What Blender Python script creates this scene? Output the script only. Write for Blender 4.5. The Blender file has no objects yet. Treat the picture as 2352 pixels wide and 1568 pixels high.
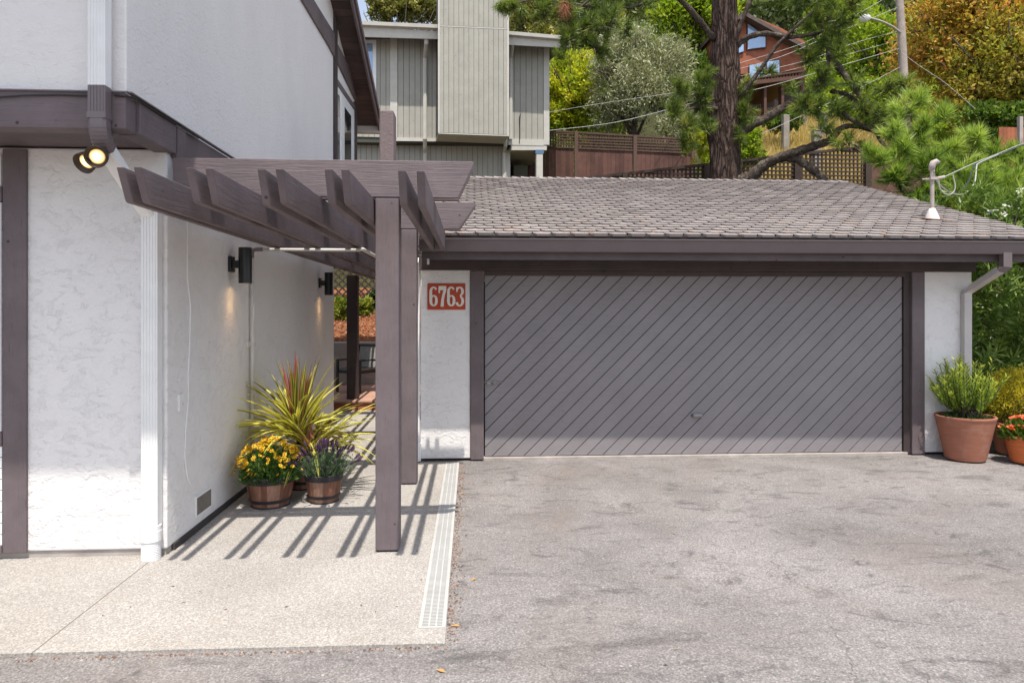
import bpy, bmesh, math, random
import numpy as np
from mathutils import Vector, noise
random.seed(7); rng = np.random.default_rng(7)
D = bpy.data; S = bpy.context.scene; COL = S.collection
R = math.radians

# ---------------------------------------------------------------- camera, sky, sun, exposure
TH = math.atan(93/1568.0); CT, ST = math.cos(TH), math.sin(TH); F = 1568.0; CH = 1.74
cam = D.objects.new('camera', D.cameras.new('camera')); COL.objects.link(cam)
cam.location = (0, 0, CH); cam.rotation_euler = (R(90), 0, -TH)
cam.data.lens = 24; cam.data.sensor_width = 36; cam.data.shift_y = -72/2352.0
cam.data.clip_end = 2000; cam.data.clip_start = 0.05
S.camera = cam
SUNV = Vector((0.045, -0.355, 1.0)).normalized()          # towards the sun
W = D.worlds.new("World"); S.world = W; W.use_nodes = True
wn = W.node_tree.nodes; bg = wn['Background']
sky = wn.new('ShaderNodeTexSky'); sky.sky_type = 'NISHITA'; sky.sun_disc = False
sky.sun_elevation = math.asin(SUNV.z); sky.sun_rotation = math.atan2(SUNV.x, SUNV.y)
sky.air_density = 1.0; sky.dust_density = 1.5; sky.ozone_density = 1.0
hsv = wn.new('ShaderNodeHueSaturation'); hsv.inputs['Saturation'].default_value = 0.62
W.node_tree.links.new(sky.outputs[0], hsv.inputs['Color']); W.node_tree.links.new(hsv.outputs[0], bg.inputs[0]); bg.inputs[1].default_value = 0.14
sl = D.lights.new('sun', 'SUN'); sl.energy = 3.6; sl.angle = R(0.55); sl.color = (1.0, 0.95, 0.87)
so = D.objects.new('sun', sl); COL.objects.link(so); so.rotation_euler = SUNV.to_track_quat('Z', 'Y').to_euler(); so.location = (0, -5, 30)
S.view_settings.view_transform = 'Standard'; S.view_settings.look = 'None'
S.view_settings.gamma = 1; S.view_settings.exposure = 0.84; S.view_settings.use_curve_mapping = False

# ---------------------------------------------------------------- where a view ray meets a real plane
def ray(px, py):
    xc = (px-1176)/F; return Vector((xc*CT+ST, CT-xc*ST, (712-py)/F))
C0 = Vector((0, 0, CH))
def atD(px, py, d): return C0 + ray(px, py)*d
def atY(px, py, Y): r = ray(px, py); return C0 + r*(Y/r.y)
def atX(px, py, X): r = ray(px, py); return C0 + r*(X/r.x)
def atZ(px, py, Z=0.0): r = ray(px, py); return C0 + r*((Z-CH)/r.z)

# ---------------------------------------------------------------- object helpers
def tag(o, label=None, cat=None, group=None, kind=None):
    if label: o['label'] = label
    if cat: o['category'] = cat
    if group: o['group'] = group
    if kind: o['kind'] = kind
    return o
def thing(name, label, cat, loc=(0,0,0), rz=0.0, group=None):
    o = D.objects.new(name, None); COL.objects.link(o); o.location = loc; o.rotation_euler = (0,0,rz)
    o.empty_display_size = 0.2
    return tag(o, label, cat, group)
def wloc(o):
    v = Vector((0,0,0))
    while o: v += o.location; o = o.parent
    return v
class MB:
    """collects shapes, links them as ONE mesh object"""
    def __init__(s): s.v = []; s.f = []; s.a = []
    def add(s, vs, fs, a=0.5):
        k = len(s.v); s.v += [tuple(p) for p in vs]; s.f += [tuple(i+k for i in f) for f in fs]; s.a += [a]*len(fs); return s
    def box(s, x0, x1, y0, y1, z0, z1, a=0.5):
        v = [(x0,y0,z0),(x1,y0,z0),(x1,y1,z0),(x0,y1,z0),(x0,y0,z1),(x1,y0,z1),(x1,y1,z1),(x0,y1,z1)]
        return s.add(v, [(0,3,2,1),(4,5,6,7),(0,1,5,4),(1,2,6,5),(2,3,7,6),(3,0,4,7)], a)
    def prism(s, poly, off, a=0.5):
        n = len(poly); off = Vector(off); P = [Vector(p) for p in poly]
        nn = sum(((P[i]-P[0]).cross(P[(i+1) % n]-P[0]) for i in range(1, n-1)), Vector())
        if nn.dot(off) > 0: P.reverse()
        v = P + [p+off for p in P]
        return s.add(v, [tuple(range(n)), tuple(range(2*n-1, n-1, -1))] + [(i, n+i, n+(i+1) % n, (i+1) % n)[::1] for i in range(n)], a)
    def tube(s, pts, rad, n=8, a=0.5, rect=None, wob=0.0, caps=True):
        pts = [Vector(p) for p in pts]; m = len(pts)
        if not hasattr(rad, '__len__'): rad = [rad]*m
        rings = []; ref = None
        for i, p in enumerate(pts):
            t = (pts[min(i+1, m-1)]-pts[max(i-1, 0)]).normalized()
            if ref is None: ref = Vector((1,0,0)) if abs(t.x) < 0.8 else Vector((0,1,0))
            x = (ref - t*ref.dot(t)).normalized(); ref = x; y = t.cross(x)
            ring = []
            for k in range(n):
                an = 2*math.pi*(k+0.5)/n; r = rad[i]
                if rect:
                    w, h = rect; c_, s_ = math.cos(an), math.sin(an)
                    q = max(abs(c_), abs(s_)); ring.append(p + x*(c_/q*w) + y*(s_/q*h)); continue
                d = x*math.cos(an)+y*math.sin(an)
                if wob: r *= 1 + wob*noise.noise(p*1.7 + d*2.0)
                ring.append(p+d*r)
            rings += ring
        fs = [(i*n+k, i*n+(k+1) % n, (i+1)*n+(k+1) % n, (i+1)*n+k) for i in range(m-1) for k in range(n)]
        if caps: fs += [tuple(range(n-1, -1, -1)), tuple((m-1)*n+k for k in range(n))]
        return s.add(rings, fs, a)
    def lathe(s, c, prof, n=40, a=0.5):
        c = Vector(c); m = len(prof)
        v = [c+Vector((r*math.cos(2*math.pi*k/n), r*math.sin(2*math.pi*k/n), z)) for r, z in prof for k in range(n)]
        fs = [(i*n+k, i*n+(k+1) % n, (i+1)*n+(k+1) % n, (i+1)*n+k) for i in range(m-1) for k in range(n)]
        return s.add(v, fs, a)
    def build(s, name, mat, parent=None, origin=None, local=False, smooth=False, bevel=0.0, **k):
        if parent is not None and not local: off = wloc(parent)
        elif origin is not None: off = Vector(origin)
        else: off = Vector((0,0,0))
        me = D.meshes.new(name); me.from_pydata([tuple(Vector(p)-off) for p in s.v], [], s.f)
        me.materials.append(mat)
        if smooth: me.polygons.foreach_set('use_smooth', [True]*len(me.polygons))
        at = me.attributes.new('v', 'FLOAT', 'FACE'); at.data.foreach_set('value', s.a)
        me.update()
        o = D.objects.new(name, me); COL.objects.link(o)
        if parent is not None: o.parent = parent
        elif origin is not None: o.location = off
        if bevel:
            b = o.modifiers.new('bevel', 'BEVEL'); b.width = bevel; b.segments = 2; b.limit_method = 'ANGLE'; b.angle_limit = R(40)
        return tag(o, k.get('label'), k.get('cat'), k.get('group'), k.get('kind'))

def np_mesh(name, V, Fq, A, mat, parent=None, origin=None, **k):
    """V (n,3) world coords, Fq (m,4 or 3) faces, A (m) face attribute"""
    off = np.array(wloc(parent)) if parent is not None else (np.array(origin) if origin is not None else np.zeros(3))
    me = D.meshes.new(name); nv, nf, c = len(V), len(Fq), Fq.shape[1]
    me.vertices.add(nv); me.vertices.foreach_set('co', (V-off).astype(np.float32).ravel())
    me.loops.add(nf*c); me.loops.foreach_set('vertex_index', Fq.astype(np.int32).ravel())
    me.polygons.add(nf); me.polygons.foreach_set('loop_start', np.arange(0, nf*c, c, dtype=np.int32))
    me.polygons.foreach_set('loop_total', np.full(nf, c, dtype=np.int32))
    me.materials.append(mat)
    at = me.attributes.new('v', 'FLOAT', 'FACE'); at.data.foreach_set('value', np.clip(A, 0, 1).astype(np.float32))
    me.update(calc_edges=True)
    o = D.objects.new(name, me); COL.objects.link(o)
    if parent is not None: o.parent = parent
    elif origin is not None: o.location = tuple(origin)
    return tag(o, k.get('label'), k.get('cat'), k.get('group'), k.get('kind'))

# ---------------------------------------------------------------- materials
class M_:
    def __init__(s, name, rough=0.8, spec=0.3):
        s.m = D.materials.new(name); s.m.use_nodes = True; s.t = s.m.node_tree
        s.b = s.t.nodes['Principled BSDF']; s.b.inputs['Roughness'].default_value = rough
        s.b.inputs['Specular IOR Level'].default_value = spec
        s.tc = s.t.nodes.new('ShaderNodeTexCoord')
    def n(s, typ, **k):
        nd = s.t.nodes.new(typ)
        for a, b in k.items(): setattr(nd, a, b)
        return nd
    def l(s, a, b): s.t.links.new(a, b)
    def map(s, scale=(1,1,1), rot=(0,0,0), src='Object'):
        mp = s.n('ShaderNodeMapping'); mp.inputs['Scale'].default_value = scale; mp.inputs['Rotation'].default_value = rot
        s.l(s.tc.outputs[src], mp.inputs[0]); return mp.outputs[0]
    def noise(s, vec, scale, detail=4, rough=0.55, dist=0.0):
        nd = s.n('ShaderNodeTexNoise'); nd.inputs['Scale'].default_value = scale; nd.inputs['Detail'].default_value = detail
        nd.inputs['Roughness'].default_value = rough; nd.inputs['Distortion'].default_value = dist; s.l(vec, nd.inputs['Vector']); return nd.outputs[0]
    def ramp(s, fac, stops):
        r = s.n('ShaderNodeValToRGB'); e = r.color_ramp.elements
        while len(e) < len(stops): e.new(0.5)
        for q, (p, c) in zip(e, stops):
            q.position = p; q.color = (c, c, c, 1) if not hasattr(c, '__len__') else (c[0], c[1], c[2], 1)
        s.l(fac, r.inputs[0]); return r.outputs[0]
    def mix(s, fac, a, b, mode='MIX'):
        x = s.n('ShaderNodeMix'); x.data_type = 'RGBA'; x.blend_type = mode
        for v, i in ((fac, 0), (a, 6), (b, 7)):
            if hasattr(v, 'links'): s.l(v, x.inputs[i])
            elif hasattr(v, '__len__'): x.inputs[i].default_value = (v[0], v[1], v[2], 1)
            else: x.inputs[i].default_value = v
        return x.outputs[2]
    def math(s, op, a, b=0.0):
        x = s.n('ShaderNodeMath', operation=op)
        for v, i in ((a, 0), (b, 1)):
            if hasattr(v, 'links'): s.l(v, x.inputs[i])
            else: x.inputs[i].default_value = v
        return x.outputs[0]
    def col(s, c):
        if hasattr(c, 'links'): s.l(c, s.b.inputs['Base Color'])
        else: s.b.inputs['Base Color'].default_value = (c[0], c[1], c[2], 1)
        return s
    def bump(s, h, strength=0.3, dist=0.01, prev=None):
        b = s.n('ShaderNodeBump'); b.inputs['Strength'].default_value = strength; b.inputs['Distance'].default_value = dist
        s.l(h, b.inputs['Height'])
        if prev is not None: s.l(prev, b.inputs['Normal'])
        s.l(b.outputs[0], s.b.inputs['Normal']); return b.outputs[0]
    def attr(s, name='v'):
        a = s.n('ShaderNodeAttribute'); a.attribute_name = name; return a.outputs['Fac']

def mul(c, k): return tuple(min(1, x*k) for x in c)
def stucco(name, c, scale=1.0, strength=0.5, cov=0.54):
    m = M_(name, 0.85, 0.2); v = m.map()
    v = m.map((1, 1, 1.5)); big = m.noise(v, 6*scale, 9, 0.62, 0.9); pl = m.ramp(big, [(cov, 0.0), (cov+0.09, 1.0)])
    big2 = m.noise(v, 2.8*scale, 7, 0.66, 1.2); pl2 = m.ramp(big2, [(cov+0.0, 0.0), (cov+0.07, 1.0)])
    fine = m.noise(v, 110, 3, 0.7); mid = m.noise(v, 28, 5, 0.6, 0.5)
    h = m.math('ADD', m.math('MULTIPLY', pl, 0.6), m.math('MULTIPLY', pl2, 0.28))
    n1 = m.bump(h, min(1, strength*1.15), 0.011)
    n2 = m.bump(mid, 0.5, 0.012, n1); m.bump(fine, 0.4, 0.006, n2)
    st = m.noise(m.map((1.2, 1.2, 0.5)), 1.3, 6, 0.6)
    m.col(m.ramp(st, [(0.3, mul(c, 0.93)), (0.7, c)])); return m.m
def wood(name, c, axis='x', rough=0.6, vary=0.19, strength=0.5, planks=False, knots=True, pk=0.25):
    m = M_(name, rough, 0.3); sc = {'x': (1.2, 22, 22), 'y': (22, 1.2, 22), 'z': (22, 22, 1.2)}[axis]
    v = m.map(sc); g = m.noise(v, 1.6, 7, 0.7, 1.2); g2 = m.noise(v, 6, 5, 0.7, 0.2)
    n1 = m.bump(g, strength, 0.014); m.bump(g2, strength*0.9, 0.005, n1)
    wear = m.noise(m.map((1,1,1)), 2.2, 6, 0.65)
    k = m.mix(m.ramp(wear, [(0.35, 0.0), (0.7, 1.0)]), mul(c, 1-vary), mul(c, 1+vary))
    fleck = m.ramp(m.noise(v, 7, 4, 0.6), [(0.24, 0.42), (0.38, 1.0)])
    if not knots:
        k = m.mix(1.0, k, fleck, 'MULTIPLY'); m.col(m.mix(1.0, k, m.ramp(m.attr(), [(0, 1-pk), (1, 1+pk)]), 'MULTIPLY') if planks else k); return m.m
    kv = m.n('ShaderNodeTexVoronoi'); kv.inputs['Scale'].default_value = 5.5; m.l(m.map(), kv.inputs['Vector']); kn = m.ramp(kv.outputs['Distance'], [(0.045, 0.35), (0.075, 1.0)])
    k = m.mix(1.0, m.mix(1.0, k, fleck, 'MULTIPLY'), kn, 'MULTIPLY'); m.col(k)
    if planks:
        m.col(m.mix(1.0, k, m.ramp(m.attr(), [(0, 1-pk), (1, 1+pk)]), 'MULTIPLY'))
    return m.m
def plain(name, c, rough=0.5, metal=0.0, spec=0.4, vary=0.06, bump=0.0, bs=60):
    m = M_(name, rough, spec); m.b.inputs['Metallic'].default_value = metal
    nz = m.noise(m.map(), 5, 5, 0.6)
    m.col(m.ramp(nz, [(0.3, mul(c, 1-vary)), (0.7, mul(c, 1+vary))]))
    if bump: m.bump(m.noise(m.map(), bs, 4, 0.6), bump, 0.004)
    return m.m
def leafm(name, stops, trans=0.35, rough=0.55, fine=3.0):
    m = M_(name, rough, 0.25)
    nz = m.noise(m.map(), fine, 3, 0.6)
    f = m.math('ADD', m.math('MULTIPLY', m.attr(), 0.75), m.math('MULTIPLY', nz, 0.25))
    c = m.ramp(f, stops); m.col(c)
    tr = m.n('ShaderNodeBsdfTranslucent'); m.l(m.mix(1.0, c, (1.15, 1.2, 0.6), 'MULTIPLY'), tr.inputs[0])
    mx = m.n('ShaderNodeMixShader'); mx.inputs[0].default_value = trans
    out = m.t.nodes['Material Output']; m.l(m.b.outputs[0], mx.inputs[1]); m.l(tr.outputs[0], mx.inputs[2]); m.l(mx.outputs[0], out.inputs[0])
    return m.m
def limbm():
    m = M_('lichen_limb', 0.95, 0.1); v = m.map(); a = m.noise(v, 9, 6, 0.7, 0.6); b = m.noise(m.map((1, 1, 1)), 34, 5, 0.75)
    c = m.ramp(a, [(0.3, (0.045, 0.033, 0.027)), (0.55, (0.12, 0.092, 0.075)), (0.72, (0.3, 0.27, 0.2))])
    m.col(m.mix(1.0, c, m.ramp(b, [(0.3, 0.5), (0.7, 1.4)]), 'MULTIPLY')); n1 = m.bump(b, 1.0, 0.03); m.bump(a, 1.0, 0.06, n1); return m.m
def emis(name, c, s):
    m = M_(name); m.col(c); m.b.inputs['Emission Color'].default_value = (*c, 1); m.b.inputs['Emission Strength'].default_value = s; return m.m

MAUVE = (0.150, 0.118, 0.122)
DARKM = (0.062, 0.046, 0.044)
WHITE = (0.80, 0.768, 0.748)
m_stucco = stucco('white_stucco', WHITE, 1.5, 0.5)
m_stucco_smooth = stucco('fine_white_stucco', WHITE, 2.2, 0.32, 0.56)
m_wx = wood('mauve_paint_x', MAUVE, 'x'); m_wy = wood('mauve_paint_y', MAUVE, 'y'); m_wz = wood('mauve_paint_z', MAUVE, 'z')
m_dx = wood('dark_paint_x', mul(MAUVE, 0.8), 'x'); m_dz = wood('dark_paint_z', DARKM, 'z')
m_mstucco = stucco('mauve_stucco', (0.2, 0.155, 0.155), 3, 0.4)
m_door = wood('door_paint', (0.235, 0.213, 0.217), 'x', 0.55, 0.07, 0.25, knots=False, planks=True, pk=0.05)
m_white = plain('white_paint', (0.78, 0.77, 0.755), 0.4)
m_cream = plain('cream_pipe_paint', (0.6, 0.57, 0.53), 0.45)
m_greige = plain('greige_pipe_paint', (0.52, 0.48, 0.46), 0.45)
m_mmetal = plain('mauve_metal', MAUVE, 0.38, 0, 0.5)
m_gutter = plain('gutter_paint', (0.125, 0.098, 0.098), 0.36, 0, 0.5)
m_black = plain('black_metal', (0.012, 0.013, 0.016), 0.3, 0, 0.5)
m_rubber = plain('black_cable', (0.02, 0.02, 0.022), 0.5)
m_wire = plain('grey_cable', (0.35, 0.34, 0.32), 0.5)
m_steel = plain('dull_steel', (0.28, 0.27, 0.27), 0.35, 0.8)
m_galv = plain('weathered_galvanised', (0.36, 0.31, 0.28), 0.6, 0.0, 0.3, 0.2, 0.3)
m_glass = plain('window_glass', (0.02, 0.03, 0.035), 0.05, 0, 0.9)
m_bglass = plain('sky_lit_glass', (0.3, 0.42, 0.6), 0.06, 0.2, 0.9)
m_red = plain('sign_red', (0.44, 0.055, 0.022), 0.5, 0, 0.3, 0.12)
m_digit = plain('sign_white', (0.72, 0.68, 0.6), 0.5)
m_soil = plain('potting_soil', (0.03, 0.02, 0.014), 0.95, 0, 0.1, 0.3, 1.0, 80)
def terracotta(name, c, strip=0.5):
    m = M_(name, 0.75, 0.25); v = m.map()
    nz = m.noise(m.map((1, 1, 9)), 4, 6, 0.65); sp = m.noise(v, 45, 4, 0.7)
    base = m.ramp(nz, [(0.3, mul(c, 0.82)), (0.7, mul(c, 1.12))])
    ef = m.ramp(m.noise(v, 5, 7, 0.7), [(0.52, 0.0), (0.75, strip)])
    m.col(m.mix(ef, base, (0.5, 0.4, 0.34)))
    m.bump(sp, 0.2, 0.003); return m.m
m_terra = terracotta('weathered_terracotta', (0.33, 0.135, 0.085), 0.25)
m_terra2 = terracotta('bright_terracotta', (0.55, 0.15, 0.05), 0.05)

def ground_mats():
    # asphalt
    m = M_('asphalt', 0.88, 0.25); v = m.map()
    patch = m.noise(v, 0.7, 6, 0.62, 0.7); patch2 = m.noise(m.map((1, 2.2, 1)), 1.9, 5, 0.65, 1.2)
    base = m.ramp(patch, [(0.3, (0.15, 0.137, 0.131)), (0.7, (0.245, 0.226, 0.217))])
    dk = m.ramp(patch2, [(0.3, 0.58), (0.46, 1.0)])
    base = m.mix(1.0, base, dk, 'MULTIPLY')
    sp = m.noise(v, 85, 5, 0.8); spc = m.ramp(sp, [(0.3, 0.35), (0.5, 0.97), (0.68, 1.9)])
    base = m.mix(0.8, base, spc, 'MULTIPLY')
    sp2 = m.n('ShaderNodeTexVoronoi'); sp2.inputs['Scale'].default_value = 42; m.l(v, sp2.inputs['Vector'])
    sv = m.n('ShaderNodeTexVoronoi'); sv.inputs['Scale'].default_value = 95; m.l(v, sv.inputs['Vector']); base = m.mix(0.45, base, m.ramp(sv.outputs['Color'], [(0.1, 0.62), (0.5, 1.0), (0.85, 1.55)]), 'MULTIPLY')
    stone = m.ramp(sp2.outputs['Color'], [(0.0, 0.0), (0.86, 0.0), (0.95, 1.0)])
    near = m.ramp(sp2.outputs['Distance'], [(0.25, 1.0), (0.4, 0.0)])
    base = m.mix(m.math('MULTIPLY', stone, m.math('MULTIPLY', near, 0.55)), base, (0.52, 0.49, 0.46))
    # thin cracks in a few places
    wv = m.n('ShaderNodeTexVoronoi', feature='DISTANCE_TO_EDGE'); wv.inputs['Scale'].default_value = 0.8
    dm = m.n('ShaderNodeVectorMath', operation='ADD'); ns = m.n('ShaderNodeTexNoise'); ns.inputs['Scale'].default_value = 2.5; ns.inputs['Detail'].default_value = 6
    m.l(v, ns.inputs['Vector']); m.l(v, dm.inputs[0]); m.l(ns.outputs['Color'], dm.inputs[1]); m.l(dm.outputs[0], wv.inputs['Vector'])
    cr = m.ramp(wv.outputs['Distance'], [(0.0, 1.0), (0.008, 0.0)])
    gate = m.ramp(m.noise(v, 0.9, 3, 0.5), [(0.46, 0.0), (0.54, 1.0)])
    base = m.mix(m.math('MULTIPLY', m.math('MULTIPLY', cr, gate), 0.6), base, (0.05, 0.045, 0.04))
    st = m.ramp(m.noise(m.map((1.4, 1, 1), (0, 0, 0.4)), 0.55, 4, 0.6, 0.9), [(0.5, 0.0), (0.75, 0.4)])
    base = m.mix(st, base, (0.17, 0.13, 0.11))
    oil = m.ramp(m.noise(m.map((1.6, 2.6, 1), (0, 0, -0.3)), 1.7, 6, 0.75, 1.5), [(0.56, 0.0), (0.66, 0.75)]); base = m.mix(oil, base, (0.085, 0.078, 0.078))
    m.col(base); n1 = m.bump(sp, 0.7, 0.006); m.bump(m.noise(v, 4, 5, 0.6), 0.25, 0.03, n1)
    # exposed-aggregate concrete
    c = M_('aggregate_concrete', 0.85, 0.25); v = c.map()
    pt = c.noise(v, 0.9, 6, 0.62, 0.5)
    base = c.ramp(pt, [(0.3, (0.27, 0.25, 0.23)), (0.7, (0.345, 0.325, 0.302))])
    sp = c.noise(v, 95, 4, 0.75); base = c.mix(0.75, base, c.ramp(sp, [(0.3, 0.45), (0.5, 1.0), (0.68, 1.5)]), 'MULTIPLY')
    sv = c.n('ShaderNodeTexVoronoi'); sv.inputs['Scale'].default_value = 105; c.l(v, sv.inputs['Vector']); base = c.mix(0.8, base, c.ramp(sv.outputs['Color'], [(0.1, 0.7), (0.5, 1.0), (0.85, 1.35)]), 'MULTIPLY')
    yl = c.ramp(c.noise(v, 260, 1, 0.5), [(0.55, 0.0), (0.68, 0.35)]); base = c.mix(yl, base, (0.36, 0.26, 0.15))
    dirt = c.ramp(c.noise(v, 1.7, 6, 0.7, 1), [(0.5, 0.0), (0.75, 0.35)]); base = c.mix(dirt, base, (0.3, 0.25, 0.21))
    c.col(base); c.bump(sp, 0.5, 0.005)
    return m.m, c.m
m_asphalt, m_conc = ground_mats()
m_plaincon = plain('rough_concrete', (0.36, 0.32, 0.29), 0.9, 0, 0.2, 0.2, 0.6, 40)
m_drainw = plain('drain_plastic', (0.43, 0.42, 0.40), 0.5, 0, 0.3, 0.08)
# ================================================================ GROUND
def hz(x, y):
    """terrain height behind the garage and the passage"""
    if y < 14.8: return -0.05 if x < 6.7 else -0.05+max(0, (y-11)/3.6*2.85)
    a = 0.47*(y-8.6)
    b = 0.95+0.24*(y-14.6) if y < 18 else 1.77+0.42*(y-18)
    lim = 4.6 if x < 7 else 4.6+(x-7)*0.8
    if y < 27: a = min(a, lim if y < 22.6 else lim+(y-22.6)/4.4*(8.65-lim+0.3))
    t = min(1, max(0, (x+0.5)/1.6)); t = t*t*(3-2*t)
    z = a*t+b*(1-t)
    s = min(1, max(0, (x/y+0.30)/0.2)); s = s*s*(3-2*s)
    if y > 22: z = z*(0.5+0.5*s) if y > 40 else z*(1-(1-s)*0.5*(y-22)/18)
    return z + (0.5*noise.noise(Vector((x*0.15, y*0.15, 0))) if y > 18 else 0.03*noise.noise(Vector((x*2, y*2, 0))))
mb = MB()
mb.add([(-400,-300,-0.014),(400,-300,-0.014),(400,13,-0.014),(-400,13,-0.014)], [(0,1,2,3)])
mb.build('driveway', m_asphalt, kind='structure')
mb = MB(); ed = []
for i in range(61):
    x = -8.0+(-0.14+8.0)*i/60; ed.append((x, 3.585+0.02*(x+0.14)/-2+0.006*noise.noise(Vector((x*6, 0, 0))), 0))
for i in range(1, 30): ed.append((-0.14+0.003*noise.noise(Vector((0, i*1.3, 0))), 3.6+i*0.142, 0))
ed += [(-0.14, 7.86, 0), (-0.62, 7.86, 0), (-0.62, 14.6, 0), (-8, 14.6, 0)]
mb.prism([(p[0], p[1], 0) for p in ed], (0,0,-0.05))
mb.build('concrete_path', m_conc, kind='structure')
# control joints and the worn bead along the asphalt seam
g = MB()
g.box(-2.232, -2.226, 3.6, 4.86, -0.001, 0.0012)
g.build('path_joint', plain('joint_dirt', (0.16, 0.13, 0.11), 0.95), kind='structure')
s = MB(); rnd = random.Random(3)
for i in range(900):
    t = rnd.random()
    if t < 0.75: x, y = -0.135+abs(rnd.gauss(0, 0.035)), 3.6+rnd.random()*4.2
    else: x, y = -2.3+rnd.random()*2.2, 3.575-abs(rnd.gauss(0, 0.015))
    r = 0.003+rnd.random()*0.006
    s.add([(x-r, y, -0.013), (x, y-r, -0.013), (x+r, y, -0.013), (x, y+r, -0.013), (x, y, -0.013+r)], [(0,1,4),(1,2,4),(2,3,4),(3,0,4)], rnd.random())
mm = M_('seam_crumbs', 0.9); mm.col(mm.ramp(mm.attr(), [(0, (0.07, 0.055, 0.05)), (0.6, (0.22, 0.13, 0.09)), (1, (0.4, 0.33, 0.27))]))
s.build('loose_grit', mm.m, kind='stuff', label='loose reddish grit gathered along the asphalt seam', cat='grit')
# hillside
nx, ny = 110, 90
xs = np.linspace(-70, 110, nx); ys = np.concatenate([[10.9, 11.6, 12.6, 13.6, 14.75], 14.85+(np.linspace(0, 1, ny-5)**1.8)*150])
V = np.array([(x, y, hz(x, y)) for y in ys for x in xs])
Fq = np.array([(j*nx+i, j*nx+i+1, (j+1)*nx+i+1, (j+1)*nx+i) for j in range(ny-1) for i in range(nx-1)])
mh = M_('hillside_scrub', 0.95, 0.1); v = mh.map()
a1 = mh.noise(v, 0.35, 6, 0.65); a2 = mh.noise(v, 4, 5, 0.7)
mh.col(mh.mix(mh.ramp(a2, [(0.35, 0.0), (0.65, 1.0)]), mh.ramp(a1, [(0.35, (0.03, 0.045, 0.014)), (0.6, (0.075, 0.085, 0.03)), (0.8, (0.2, 0.14, 0.07))]), (0.05, 0.04, 0.02)))
mh.bump(a2, 1.0, 0.2)
np_mesh('hillside', V, Fq, np.full(len(Fq), .5), mh.m, kind='structure')

# ================================================================ STUCCO HOUSE
XS = -2.16; YF = 4.987; YU = 4.395; XU = -2.15; ZS = 2.86; ZB = 3.085
house = thing('stucco_house', 'white stucco house with mauve beams and overhanging upper floor at left', 'house', (-4, 6, 0))
YC = atX(767, 700, XS).y; YE = atX(815, 500, XU).y
mb = MB(); mb.box(-8, XS, YF, YC, 0.045, ZS+0.02); mb.build('lower_wall', m_stucco, house, bevel=0.012)
def zr(y): return 6.37-0.36*(y-10.85) if y > 7.53 else 5.9+0.365*(y-2.95)
mb = MB(); mb.prism([(XU, YU, ZB-0.1), (XU, YE, ZB-0.1), (XU, YE, zr(YE)), (XU, 7.53, zr(7.54)), (XU, YU, zr(YU))], (-5.8, 0, 0))
mb.build('upper_wall', m_stucco_smooth, house, bevel=0.01)
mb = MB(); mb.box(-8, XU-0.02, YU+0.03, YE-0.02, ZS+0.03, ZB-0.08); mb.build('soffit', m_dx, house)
mb = MB(); mb.box(-8, XU+0.012, YU-0.035, YU+0.1, ZS, ZB); mb.build('front_beam', m_wx, house, bevel=0.006)
mb = MB(); mb.box(XU-0.1, XU+0.035, YU+0.103, YF+0.05, ZS-0.003, ZB-0.004); mb.build('side_beam', m_wy, house, bevel=0.006)
mb = MB(); mb.box(XU-0.05, XU+0.022, YF+0.053, YE, ZS-0.02, ZB-0.012); mb.build('ledger_board', m_wy, house, bevel=0.004)
mb = MB(); mb.box(XU+0.022, XU+0.042, YF+0.06, YF+0.2, ZS-0.05, ZB-0.03); mb.build('board_joint_cover', m_wz, house, bevel=0.004)
mb = MB(); mb.box(-8, XU+0.03, YU-0.05, YU-0.036, ZB-0.002, ZB+0.006); mb.box(XU+0.018, XU+0.05, YU-0.036, YE, ZB-0.003, ZB+0.006)
mb.build('drip_flashing', m_mmetal, house)
mb = MB(); mb.box(-8, XS-0.012, YF+0.012, YF+0.2, -0.03, 0.044); mb.build('foundation', m_plaincon, house)
mb = MB(); mb.box(XS-0.02, XS+0.012, YF+0.1, YC, 0.002, 0.05); mb.build('wall_gap_strip', plain('gap_shade', (0.05, 0.042, 0.04), 0.9), house)  # dark strip painted in for the shade of the gap at the wall foot
# front trims at the left edge of the photo
def FR(mbx, x0, x1, y0, y1, y, t):
    a = atY(x0, y1, y); b = atY(x1, y0, y); mbx.box(a.x, b.x, y-t, y, a.z, b.z)
mb = MB(); FR(mb, 10, 65, 344, 1268, YF, 0.022); mb.build('wall_post', m_wz, house, bevel=0.005)
xr = atY(10, 500, YF).x
def zrow(py): return atY(5, py, YF).z
for a_, b_ in ((1268, 1250), (1023, 990), (465, 430)): MB().box(-3.6, xr-0.001, YF-0.03, YF, zrow(a_), zrow(b_)).build('wall_rail', m_wx, house, bevel=0.004)
win = MB(); win.box(-3.6, xr-0.004, YF-0.034, YF-0.004, zrow(989), zrow(466)); w_ = win.build('window', m_white, house, bevel=0.004)
mb = MB(); mb.box(-3.52, xr-0.05, YF-0.038, YF-0.034, zrow(970), zrow(485)); mb.build('pane', m_glass, w_)
mb = MB()
for k in range(9):
    z0 = zrow(1250)+0.003+k*(zrow(1023)-zrow(1250))/9; mb.box(-3.6, xr-0.004, YF-0.02, YF-0.001, z0, z0+(zrow(1023)-zrow(1250))/9-0.006)
mb.build('white_panel', m_white, house)
mb = MB(); mb.box(-3.6, xr-0.012, YF-0.02, YF, zrow(428), zrow(356)); mb.build('upper_panel', m_white, house)
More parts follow.
